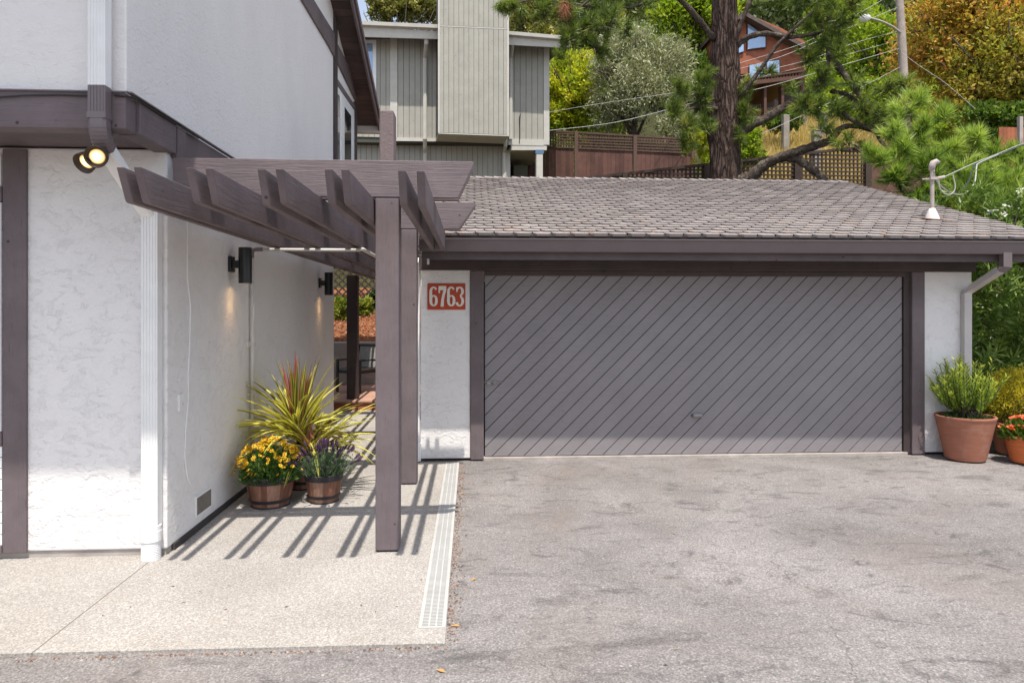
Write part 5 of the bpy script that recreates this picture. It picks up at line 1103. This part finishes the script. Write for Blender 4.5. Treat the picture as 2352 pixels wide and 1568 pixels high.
for k in range(26):
    x = rr.uniform(6.4, 9.0); y = rr.uniform(8.6, 9.9); mb.tube([(x, y, 0), (x+rr.uniform(-.15, .15), y, 1.2), (x+rr.uniform(-.3, .3), y-rr.uniform(0, .3), rr.uniform(2.2, 3.2))], [0.025, 0.018, 0.008], 5)
mb.build('stems', m_bark, ole)
m_wflow = leafm('white_petal', [(0, (0.7, 0.68, 0.66)), (1, (0.85, 0.83, 0.8))], 0.2)
def flowers(root, name, C, rad, mat, petals=5, seed=0, cone=0.35, face=None):
    """small rosettes: petals round each centre"""
    r = random.Random(seed); V = []; Fc = []
    for c in C:
        nrm = Vector(face if face else (r.gauss(0, .5), r.gauss(0, .5)-0.4, 0.8)).normalized()+Vector((r.gauss(0, .2), r.gauss(0, .2), 0)); nrm.normalize()
        a_ = nrm.orthogonal().normalized(); b_ = nrm.cross(a_); c = Vector(c); r0 = rad*r.uniform(0.75, 1.15); ph = r.uniform(0, 6)
        for k in range(petals):
            t = ph+2*math.pi*k/petals; h = math.pi/petals*0.85; e = a_*math.cos(t)+b_*math.sin(t); k0 = len(V)
            V += [c, c+(a_*math.cos(t-h)+b_*math.sin(t-h))*r0*0.7+nrm*r0*cone*0.6, c+e*r0+nrm*r0*cone, c+(a_*math.cos(t+h)+b_*math.sin(t+h))*r0*0.7+nrm*r0*cone*0.6]; Fc.append((k0, k0+1, k0+2, k0+3))
    return np_mesh(name, np.array([tuple(v) for v in V]), np.array(Fc), np.array([r.random() for _ in Fc]), mat, root)
C = []
for px, py in [(2330, 475), (2297, 500), (2312, 478), (2280, 482), (2290, 468), (2343, 440), (2285, 473), (2340, 500)]:
    c = atD(px, py, 9.2+rr.uniform(0, .5)); C += [c+Vector((rr.gauss(0, .035), rr.gauss(0, .03), rr.gauss(0, .035))) for _ in range(7)]
flowers(ole, 'flowers', C, 0.035, m_wflow, 5, 3)
m_strap = leafm('strap_leaf', [(0.0, (0.03, 0.08, 0.015)), (0.5, (0.12, 0.2, 0.03)), (1, (0.3, 0.36, 0.07))], 0.3, 0.4)
for i, (px, py, d, lb) in enumerate([(2062, 455, 12.8, 'strap-leaved clump at the left, just over the roof edge'), (2105, 465, 12.5, 'strap-leaved clump left of the service mast'), (2135, 480, 12.2, 'strap-leaved clump right behind the service mast'), (2230, 500, 11.2, 'strap-leaved clump right of the mast near white flowers')]):
    c = atD(px, py+45, d); T = thing('strap_leaf_plant', lb, 'plant', c, group='strap-leaved plants along the roof edge')
    straps(T, 'leaves', c, 55, 0.62, 0.035, m_strap, 60+i, (0.55, 1.5), 0.8, edge=False, tone=(0.2, 1))

# ================================================================ POTS
def barrel(cx, cy, rt, rb, h, label, seed):
    T = thing('barrel_planter', label, 'planter', (cx, cy, 0), group='wooden barrel planters by the side wall')
    bulge = [(rb*0.0, 0.004), (rb, 0.004), (rb*1.02, 0.02)]+[(rb+(rt-rb)*(t**0.75), 0.02+(h-0.02)*t) for t in (0.15, 0.3, 0.5, 0.7, 0.85, 1.0)]+[(rt-0.012, h), (rt-0.016, h-0.04), (0, h-0.045)]
    nst = 22; n = 88; mb = MB(); vs = []; c = Vector((cx, cy, 0))
    for r_, z in bulge:
        for k in range(n):
            g = 0.993 if (k % 4) == 0 and 0.02 <= z < h else 1.0; a_ = 2*math.pi*k/n; vs.append(c+Vector((r_*g*math.cos(a_), r_*g*math.sin(a_), z)))
    rnd = random.Random(seed); tone = [rnd.random() for _ in range(nst)]
    fs = []; al = []
    for i in range(len(bulge)-1):
        for k in range(n): fs.append((i*n+k, i*n+(k+1) % n, (i+1)*n+(k+1) % n, (i+1)*n+k)); al.append(tone[k//4])
    mb.v = [tuple(v) for v in vs]; mb.f = fs; mb.a = al; mb.build('staves', m_barrel, T)
    def band(z0, z1, nm='band'):
        def rr_(z): t = max(0, (z-0.02)/(h-0.02)); return rb+(rt-rb)*(t**0.75)+0.005
        MB().lathe((cx, cy, 0), [(rr_(z0)-0.004, z0), (rr_(z0), z0), (rr_(z1), z1), (rr_(z1)-0.006, z1+0.001)], 48).build(nm, m_band, T, smooth=False)
    band(h*0.17, h*0.17+0.028); band(0.002, 0.014)
    MB().lathe((cx, cy, 0), [(rt+0.001, h-0.052), (rt+0.007, h-0.05), (rt+0.009, h), (rt+0.004, h+0.006), (rt-0.014, h+0.004), (rt-0.018, h-0.03)], 48).build('rim', m_band, T)
    MB().lathe((cx, cy, 0), [(0, h-0.028), (rt*0.5, h-0.022), (rt-0.017, h-0.03)], 24).build('soil', m_soil, T)
    return T
mbr = M_('barrel_wood', 0.65, 0.3); g_ = mbr.noise(mbr.map((14, 14, 1.5)), 2, 6, 0.7, 0.5)
cbr = mbr.mix(1.0, mbr.ramp(mbr.attr(), [(0, (0.15, 0.062, 0.036)), (0.6, (0.25, 0.115, 0.072)), (1, (0.34, 0.19, 0.13))]), mbr.ramp(g_, [(0.3, 0.6), (0.7, 1.3)]), 'MULTIPLY')
mbr.col(cbr); mbr.bump(g_, 0.3, 0.004); m_barrel = mbr.m
m_band = plain('dark_hoop', (0.03, 0.027, 0.028), 0.55, 0, 0.3, 0.15)
b1 = atD(621, 1154, 6.12); b2 = atD(744, 1146, 6.24); b3 = atD(697, 1118, 6.75)
barrel(b1.x, b1.y, 0.213, 0.165, 0.268, 'large wooden barrel planter holding yellow flowers, nearest the wall', 1)
barrel(b2.x, b2.y, 0.165, 0.13, 0.255, 'small wooden barrel planter holding lavender, on the right', 2)
barrel(b3.x, b3.y, 0.215, 0.17, 0.33, 'rear wooden barrel planter holding the spiky cordyline', 3)
m_cord = leafm('cordyline_leaf', [(0.0, (0.07, 0.075, 0.02)), (0.35, (0.17, 0.16, 0.03)), (0.52, (0.5, 0.45, 0.06)), (0.8, (0.75, 0.68, 0.16)), (1, (0.82, 0.74, 0.3))], 0.3, 0.4)
m_cordr = leafm('red_cordyline_leaf', [(0.0, (0.17, 0.05, 0.035)), (0.5, (0.4, 0.12, 0.1)), (1, (0.5, 0.3, 0.14))], 0.35, 0.4)
cor = thing('cordyline', 'tall spiky yellow-green cordyline with a red centre', 'plant', (b3.x, b3.y, 0.3))
h1 = atD(683, 1000, 6.65); h2 = atD(712, 1035, 6.55); h3 = atD(700, 1020, 6.8)
straps(cor, 'leaves', h1, 56, 0.80, 0.046, m_cord, 31, (0.05, 1.3), 0.95, 8, (0.1, 1), 0.02, zmin=0.25)
straps(cor, 'leaves', h2, 56, 0.78, 0.044, m_cord, 32, (0.0, 0.95), 0.95, 8, (0.1, 1), 0.025, zmin=0.2)
straps(cor, 'leaves', h3, 22, 0.7, 0.044, m_cord, 34, (0.3, 1.2), 0.9, 8, (0.0, 0.8), 0.025, zmin=0.2)
straps(cor, 'leaves', h1+Vector((0, 0, 0.04)), 14, 0.72, 0.042, m_cord, 35, (1.22, 1.5), 0.2, 7, (0.1, 0.8), 0.015)
straps(cor, 'red_leaves', h1+Vector((0, -0.03, 0.03)), 20, 0.72, 0.04, m_cordr, 33, (1.3, 1.56), 0.08, 6, (0.1, 1), 0.012, edge=False)
straps(cor, 'red_leaves', h2+Vector((0.03, 0, -0.1)), 26, 0.42, 0.03, m_cordr, 36, (0.7, 1.4), 0.4, 5, (0.1, 1), 0.03, edge=False)
mb = MB()
for h_ in (h1, h2, h3): mb.tube([Vector((b3.x, b3.y, 0.28)), (h_+Vector((b3.x, b3.y, 0.28)))/2, h_+Vector((0, 0, 0.05))], [0.032, 0.028, 0.03], 10)
mb.build('stem', m_bark, cor, smooth=True)
def dome(root, c, rad, h, n, L, w, mat, seed, name='foliage', up=0.7, tone=0.5, zb=0.0):
    r = np.random.default_rng(seed); u = unit(n, r); u[:, 2] = np.abs(u[:, 2])-0.12; rr_ = r.random(n)**0.45
    P = np.array(c)+u*np.array([rad, rad, h])*rr_[:, None]; P[:, 2] += zb
    dr = u*0.8+unit(n, r)*0.6+np.array([0, 0, up]); dr /= np.linalg.norm(dr, axis=1)[:, None]
    V, Fc = leaves_geo(P, dr, L*r.uniform(0.6, 1.3, n), w, r); cl = np.array([noise.noise(Vector(p)*14) for p in P]); return np_mesh(name, V, Fc, np.clip(tone+cl*0.5+r.normal(size=n)*0.18, 0, 1), mat, root)
m_mumleaf = leafm('mum_leaf', [(0.0, (0.02, 0.05, 0.015)), (0.5, (0.07, 0.14, 0.03)), (1, (0.2, 0.29, 0.07))], 0.25, 0.45)
mum = thing('yellow_flowers', 'dome of yellow daisy flowers in the large barrel', 'flowers', (b1.x, b1.y, 0.26))
dome(mum, (b1.x, b1.y, 0.25), 0.255, 0.28, 3600, 0.05, 0.018, m_mumleaf, 41)
rr = random.Random(8); C = []; 
for k in range(430):
    az = rr.uniform(0, 6.283); el = math.asin(min(1, rr.random()**0.75)); q = rr.uniform(0.95, 1.12); c = Vector((b1.x+0.28*q*math.cos(az)*math.cos(el), b1.y+0.28*q*math.sin(az)*math.cos(el), 0.27+0.30*q*math.sin(el)))
    if noise.noise(c*9) > -0.22 and (math.sin(el) > 0.35 or rr.random() < 0.5): C.append(c)
m_ypet = leafm('yellow_petal', [(0, (0.6, 0.3, 0.01)), (0.4, (0.75, 0.47, 0.015)), (1, (0.85, 0.62, 0.05))], 0.25)
flowers(mum, 'flowers', C, 0.022, m_ypet, 6, 5, 0.15); flowers(mum, 'flower_centres', [c+Vector((0, -0.004, 0.006)) for c in C], 0.010, leafm('rust_centre', [(0, (0.22, 0.06, 0.01)), (1, (0.4, 0.16, 0.02))], 0.0), 5, 6, 0.6)
lav = thing('lavender', 'lavender with dark purple spikes in the small barrel', 'plant', (b2.x, b2.y, 0.25))
r = np.random.default_rng(44); n = 900; base = np.stack([b2.x+r.normal(size=n)*0.05, b2.y+r.normal(size=n)*0.05, np.full(n, 0.22)], 1)
az = r.uniform(0, 6.28, n); el = r.uniform(0.75, 1.5, n); dr = np.stack([np.cos(az)*np.cos(el), np.sin(az)*np.cos(el), np.sin(el)], 1); base[:, :2] += dr[:, :2]*0.12
V, Fc = leaves_geo(base, dr, r.uniform(0.14, 0.24, n), 0.007, r, 0.05); L_lav = leafm('lavender_leaf', [(0.0, (0.04, 0.08, 0.035)), (0.5, (0.12, 0.18, 0.09)), (1, (0.25, 0.31, 0.18))], 0.2)
P2 = base+dr*r.uniform(0.02, 0.2, n)[:, None]; P2 = np.repeat(P2, 3, 0); d2 = unit(len(P2), r)*0.5+np.array([0, 0, 0.8]); d2 /= np.linalg.norm(d2, axis=1)[:, None]
V2, F2 = leaves_geo(P2, d2, 0.035, 0.006, r); np_mesh('foliage', np.concatenate([V, V2]), np.concatenate([Fc, F2+len(V)]), r.random(len(Fc)+len(F2)), L_lav, lav)
mb = MB(); rr = random.Random(9)
for k in range(95):
    az = rr.uniform(0, 6.28); el = rr.uniform(0.55, 1.5); d_ = Vector((math.cos(az)*math.cos(el), math.sin(az)*math.cos(el), math.sin(el))); p = Vector((b2.x, b2.y, 0.2))+Vector((d_.x, d_.y, 0))*0.10; L_ = rr.uniform(0.24, 0.32); q = p+d_*L_
    mb.tube([q, q+d_*0.012, q+d_*0.03, q+d_*0.045, q+d_*0.055], [0.005, 0.009, 0.0095, 0.007, 0.002], 6, rr.random())
mb.build('flower_spikes', leafm('purple_spike', [(0, (0.03, 0.013, 0.03)), (1, (0.1, 0.05, 0.11))], 0.0), lav)
mb = MB(); rr = random.Random(9)
for k in range(95):
    az = rr.uniform(0, 6.28); el = rr.uniform(0.55, 1.5); d_ = Vector((math.cos(az)*math.cos(el), math.sin(az)*math.cos(el), math.sin(el))); p = Vector((b2.x, b2.y, 0.2))+Vector((d_.x, d_.y, 0))*0.10; L_ = rr.uniform(0.24, 0.32); rr.random(); mb.tube([p, p+d_*L_], 0.0018, 4, caps=False)
mb.build('stalks', L_lav, lav)

def clay(cx, cy, rt, rb, h, mat, label, lip=0.0):
    T = thing('terracotta_pot', label, 'pot', (cx, cy, 0), group='terracotta pots right of the garage')
    prof = [(0, 0.003), (rb-0.01, 0.0), (rb, 0.01), (rb+(rt-rb)*0.5, h*0.5)]
    if lip: prof += [(rb+(rt-rb)*0.78, h-lip-0.005), (rt-0.012, h-lip), (rt, h-lip+0.008), (rt+0.004, h-0.012), (rt, h), (rt-0.02, h)]
    else: prof += [(rt-0.006, h-0.03), (rt, h-0.025), (rt+0.001, h-0.006), (rt-0.004, h), (rt-0.02, h-0.002)]
    prof += [(rt-0.026, h-0.02), (rt-0.03, h-0.05)]
    MB().lathe((cx, cy, 0), prof, 64).build('body', mat, T, smooth=False); MB().lathe((cx, cy, 0), [(0, h-0.04), (rt-0.03, h-0.045)], 24).build('soil', m_soil, T); return T
t1 = atD(2214, 1050, 8.02); clay(t1.x, t1.y-0.02, 0.312, 0.208, 0.51, m_terra, 'large weathered terracotta pot in front of the right garage wall')
t2 = atD(2330, 1035, 8.25); clay(t2.x+0.02, t2.y+0.05, 0.235, 0.17, 0.38, m_terra, 'terracotta pot hidden behind the red flowers, under the golden shrub', 0.06)
t3 = atD(2343, 1066, 7.92); clay(t3.x, t3.y-0.1, 0.225, 0.16, 0.31, m_terra2, 'bright orange terracotta pot with rim at the right edge', 0.05)
# upright shrub in the large pot
m_leu = leafm('leuca_leaf', [(0.0, (0.05, 0.1, 0.02)), (0.45, (0.2, 0.3, 0.035)), (0.8, (0.42, 0.48, 0.06)), (0.93, (0.5, 0.48, 0.09)), (1, (0.45, 0.22, 0.06))], 0.3, 0.4)
leu = thing('upright_shrub', 'green upright shrub with yellow tips in the large terracotta pot', 'shrub', (t1.x, t1.y, 0.47))
rr = random.Random(12); mb = MB(); Pl, Dl, Al, Ll = [], [], [], []
for k in range(80):
    az = rr.uniform(0, 6.28); el = rr.uniform(0.8, 1.5); L_ = rr.uniform(0.45, 0.74)*(1.0 if el > 1.1 else 0.88); b_ = Vector((t1.x+rr.gauss(0.02, .05), t1.y+rr.gauss(0, .05), 0.48)); tip = b_+Vector((math.cos(az)*math.cos(el)-0.06, math.sin(az)*math.cos(el), math.sin(el)))*L_; mid = (b_+tip)/2+Vector((math.cos(az), math.sin(az), 0))*0.05-Vector((0, 0, 0.02))
    mb.tube([b_, mid, tip], [0.006, 0.005, 0.003], 4, caps=False); nl = 46
    for j in range(nl):
        q = 0.22+0.78*j/nl; p = (b_.lerp(mid, q*2) if q < 0.5 else mid.lerp(tip, q*2-1)); d_ = (tip-mid).normalized(); a_ = j*2.4; s_ = d_.orthogonal().normalized(); s2 = d_.cross(s_)
        Pl.append(p); Dl.append((d_*1.0+(s_*math.cos(a_)+s2*math.sin(a_))*0.75).normalized()); Al.append(min(1, 0.15+0.5*q+rr.uniform(-.15, .2)+(0.25 if q > 0.9 else 0))); Ll.append(rr.uniform(0.045, 0.07))
V, Fc = leaves_geo(np.array([tuple(p) for p in Pl]), np.array([tuple(p) for p in Dl]), np.array(Ll), 0.0145, rng, 0.1); np_mesh('foliage', V, Fc, np.array(Al), m_leu, leu); mb.build('stems', m_bark, leu)
dome(leu, (t1.x, t1.y, 0.47), 0.27, 0.06, 500, 0.04, 0.014, m_mumleaf, 46, 'underplanting')
# golden shrub
gc = atD(2338, 905, 8.35); gold = thing('golden_shrub', 'golden yellow small-leaved shrub at the right edge', 'shrub', (gc.x, gc.y, 0.3))
P, cv, U = crown_points(gc, (0.44, 0.36, 0.40), 420, 26, 0.03, np.random.default_rng(47), lump=0.2, shell=0.7)
dr = U*0.6+unit(len(P))*0.6+np.array([0, 0, .5]); dr /= np.linalg.norm(dr, axis=1)[:, None]; V, Fc = leaves_geo(P, dr, 0.024, 0.011, rng)
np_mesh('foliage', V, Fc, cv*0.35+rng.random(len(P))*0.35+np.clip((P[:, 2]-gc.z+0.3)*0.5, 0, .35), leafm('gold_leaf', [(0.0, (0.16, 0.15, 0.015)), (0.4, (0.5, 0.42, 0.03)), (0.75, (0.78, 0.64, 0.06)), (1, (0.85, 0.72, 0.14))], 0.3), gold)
mb = MB(); rr = random.Random(3)
for k in range(16): mb.tube([(gc.x+rr.gauss(0, .03), gc.y, 0.3), (gc.x+rr.uniform(-.2, .2), gc.y+rr.uniform(-.2, .2), 0.62), (gc.x+rr.uniform(-.35, .35), gc.y+rr.uniform(-.3, .3), rr.uniform(0.7, 1.05))], [0.01, 0.007, 0.003], 5)
mb.build('stems', m_bark, gold)
# red-orange flowers
rf = thing('red_flowers', 'red-orange flowers with dark green leaves in the bright pot', 'flowers', (t3.x, t3.y-0.1, 0.3))
fc = (t3.x, t3.y-0.1, 0.28); dome(rf, fc, 0.24, 0.2, 1500, 0.085, 0.026, L_mid, 48, tone=0.45); C = []; rr = random.Random(5)
for k in range(40):
    az = rr.uniform(0, 6.28); q = rr.random()**0.6; c0_ = Vector((fc[0]+0.24*q*math.cos(az), fc[1]+0.24*q*math.sin(az), 0.28+0.24*math.sqrt(max(0.05, 1-q*q*0.8)))); C += [c0_+Vector((rr.gauss(0, .02), rr.gauss(0, .02), rr.gauss(0, .008))) for _ in range(6)]
flowers(rf, 'flowers', C, 0.02, leafm('red_petal', [(0, (0.45, 0.04, 0.03)), (0.5, (0.75, 0.16, 0.05)), (1, (0.85, 0.35, 0.16))], 0.25), 6, 7, 0.3)

# ================================================================ END OF THE PASSAGE
m_brick = wood('brick_step', (0.38, 0.13, 0.07), 'x', 0.85, 0.15, 0.3)
a = atZ(821, 942, 0); land = thing('brick_landing', 'red brick landing step at the end of the passage', 'step', (-1.5, a.y+0.6, 0))
MB().box(-4.2, -0.61, a.y, 14.55, -0.02, 0.125).build('riser', m_brick, land, bevel=0.01); MB().box(-4.22, -0.605, a.y-0.025, 14.56, 0.1255, 0.165).build('cap', wood('landing_cap', (0.42, 0.24, 0.17), 'x', 0.85), land, bevel=0.01)
MB().box(-6, -0.3, 14.6, 14.85, -0.1, 1.06).build('retaining_wall', stucco('grey_stucco', (0.33, 0.31, 0.29), 1.5, 0.4), origin=(-2, 14.7, 0), bevel=0.02, label='grey stucco retaining wall behind the patio chair', cat='wall')
mm_ = M_('bark_mulch', 0.95, 0.1); nz_ = mm_.noise(mm_.map(), 30, 5, 0.7); mm_.col(mm_.ramp(nz_, [(0.3, (0.08, 0.028, 0.015)), (0.5, (0.26, 0.1, 0.045)), (0.7, (0.42, 0.2, 0.1))])); mm_.bump(nz_, 1, 0.05)
n_ = 16; V = np.array([(-5+5.2*i/n_, 14.86+4.6*j/n_, hz(-5+5.2*i/n_, 14.86+4.6*j/n_)+0.05+0.05*noise.noise(Vector((i*.9, j*.9, 0)))) for j in range(n_+1) for i in range(n_+1)])
np_mesh('mulch_bed', V, np.array([(j*(n_+1)+i, j*(n_+1)+i+1, (j+1)*(n_+1)+i+1, (j+1)*(n_+1)+i) for j in range(n_) for i in range(n_)]), np.full(n_*n_, .5), mm_.m, kind='structure')
n = 5000; r = np.random.default_rng(60); X = r.uniform(-3.6, -0.4, n); Y = r.uniform(14.9, 18.6, n); P = np.stack([X, Y, [hz(a_, b_)+0.09 for a_, b_ in zip(X, Y)]], 1); dr = unit(n, r)*np.array([1, 1, .4]); dr /= np.linalg.norm(dr, axis=1)[:, None]; V, Fc = leaves_geo(P, dr, 0.07, 0.02, r)
np_mesh('bark_chips', V, Fc, r.random(n), leafm('chips', [(0, (0.1, 0.035, 0.02)), (0.6, (0.36, 0.15, 0.07)), (1, (0.55, 0.34, 0.22))], 0), kind='stuff', label='reddish bark chips covering the planted bank', cat='mulch')
L_shr = leafm('variegated_leaf', [(0.05, (0.05, 0.07, 0.015)), (0.45, (0.17, 0.22, 0.03)), (0.75, (0.45, 0.45, 0.08)), (1, (0.6, 0.56, 0.16))], 0.3)
for i, (px, py, d, rx, ry, mt, lb) in enumerate([(786, 718, 16.6, 22, 30, L_shr, 'yellow-green shrub on the mulch left of the dark porch post'), (834, 712, 17.0, 20, 28, L_shr, 'yellow-green shrub on the mulch right of the dark porch post'), (862, 700, 17.6, 18, 32, L_drk, 'dark green shrub against the diagonal lattice')]):
    tree('garden_shrub', lb, 'shrub', px, py, d, rx, ry, mt, 9, 2600, seed=70+i, trunk=False, base=1.3, wr=0.5)
tree('ground_cover_plant', 'low green plant on top of the retaining wall', 'plant', 785, 788, 15.2, 18, 10, L_bri, 7, 900, seed=80, trunk=False, base=0.95)
tree('leafy_tree', 'tall green tree beyond the diagonal lattice at the passage end', 'tree', 830, 600, 24, 75, 70, L_mid, 10, 5000, seed=81)
# diagonal lattice screen
LY = 18.6; p0, p1 = atY(740, 695, LY), atY(930, 628, LY); lt = thing('diagonal_lattice', 'brown diagonal lattice screen at the end of the passage', 'fence', (p0.x, LY, 1.6))
z0, z1 = p0.z-0.1, p1.z+0.5
def dclip(x0, z0_, x1, z1_, s, w_, sg):
    P = [(x0, z0_), (x1, z0_), (x1, z1_), (x0, z1_)]; P = clip(P, lambda p: (p[0]+sg*p[1])-s)
    return clip(P, lambda p: (s+w_)-(p[0]+sg*p[1])) if len(P) > 2 else []
for sg, yo in ((1, 0), (-1, 0.014)):
    mb = MB(); s = min(p0.x+sg*z0, p0.x+sg*z1)
    while s < max(p1.x+sg*z0, p1.x+sg*z1):
        P = dclip(p0.x, z0, p1.x, z1, s, 0.06, sg)
        if len(P) > 2: mb.prism([(x, LY-yo, z) for x, z in P], (0, 0.012, 0))
        s += 0.2
    mb.build('slats', m_lat, lt)
MB().box(p0.x, p1.x, LY-0.04, LY+0.05, z1+0.001, z1+0.08).build('top_rail', m_lat, lt); MB().box(p0.x, p1.x, LY-0.04, LY+0.05, z0-0.08, z0-0.001).build('bottom_rail', m_lat, lt)
# patio chair
cc_ = atD(822, 905, 13.3); ch = thing('patio_chair', 'dark patio chair with woven back on the brick landing', 'chair', (cc_.x, cc_.y, 0.166), R(-32))
m_ch = plain('dark_chair_frame', (0.02, 0.018, 0.017), 0.5)
m_wv = M_('woven_cord', 0.8); wv_ = m_wv.n('ShaderNodeTexWave', wave_type='BANDS', bands_direction='Z'); wv_.inputs['Scale'].default_value = 16; wv_.inputs['Distortion'].default_value = 3; m_wv.l(m_wv.map(), wv_.inputs[0]); m_wv.col(m_wv.ramp(wv_.outputs[0], [(0.3, (0.06, 0.055, 0.05)), (0.6, (0.5, 0.48, 0.44))])); m_wv.bump(wv_.outputs[0], 0.6, 0.01)
for x in (-0.28, 0.28):
    MB().tube([(x, -0.27, 0), (x, -0.26, 0.60)], 1, 4, rect=(0.02, 0.02)).build('leg', m_ch, ch, local=True); MB().tube([(x, 0.32, 0), (x, 0.24, 0.4), (x, 0.36, 0.88)], 1, 4, rect=(0.02, 0.02)).build('leg', m_ch, ch, local=True)
    MB().tube([(x, -0.29, 0.615), (x, 0.28, 0.60)], 1, 4, rect=(0.03, 0.014)).build('armrest', m_ch, ch, local=True)
MB().box(-0.27, 0.27, -0.27, 0.27, 0.36, 0.42).build('seat_frame', m_ch, ch, local=True); MB().box(-0.255, 0.255, -0.25, 0.24, 0.421, 0.45).build('seat', m_wv.m, ch, local=True)
MB().prism([(-0.25, 0.24, 0.44), (0.25, 0.24, 0.44), (0.25, 0.355, 0.85), (-0.25, 0.355, 0.85)], (0, 0.02, 0)).build('backrest', m_wv.m, ch, local=True); MB().tube([(-0.28, 0.365, 0.875), (0.28, 0.365, 0.875)], 1, 4, rect=(0.02, 0.02)).build('top_bar', m_ch, ch, local=True)
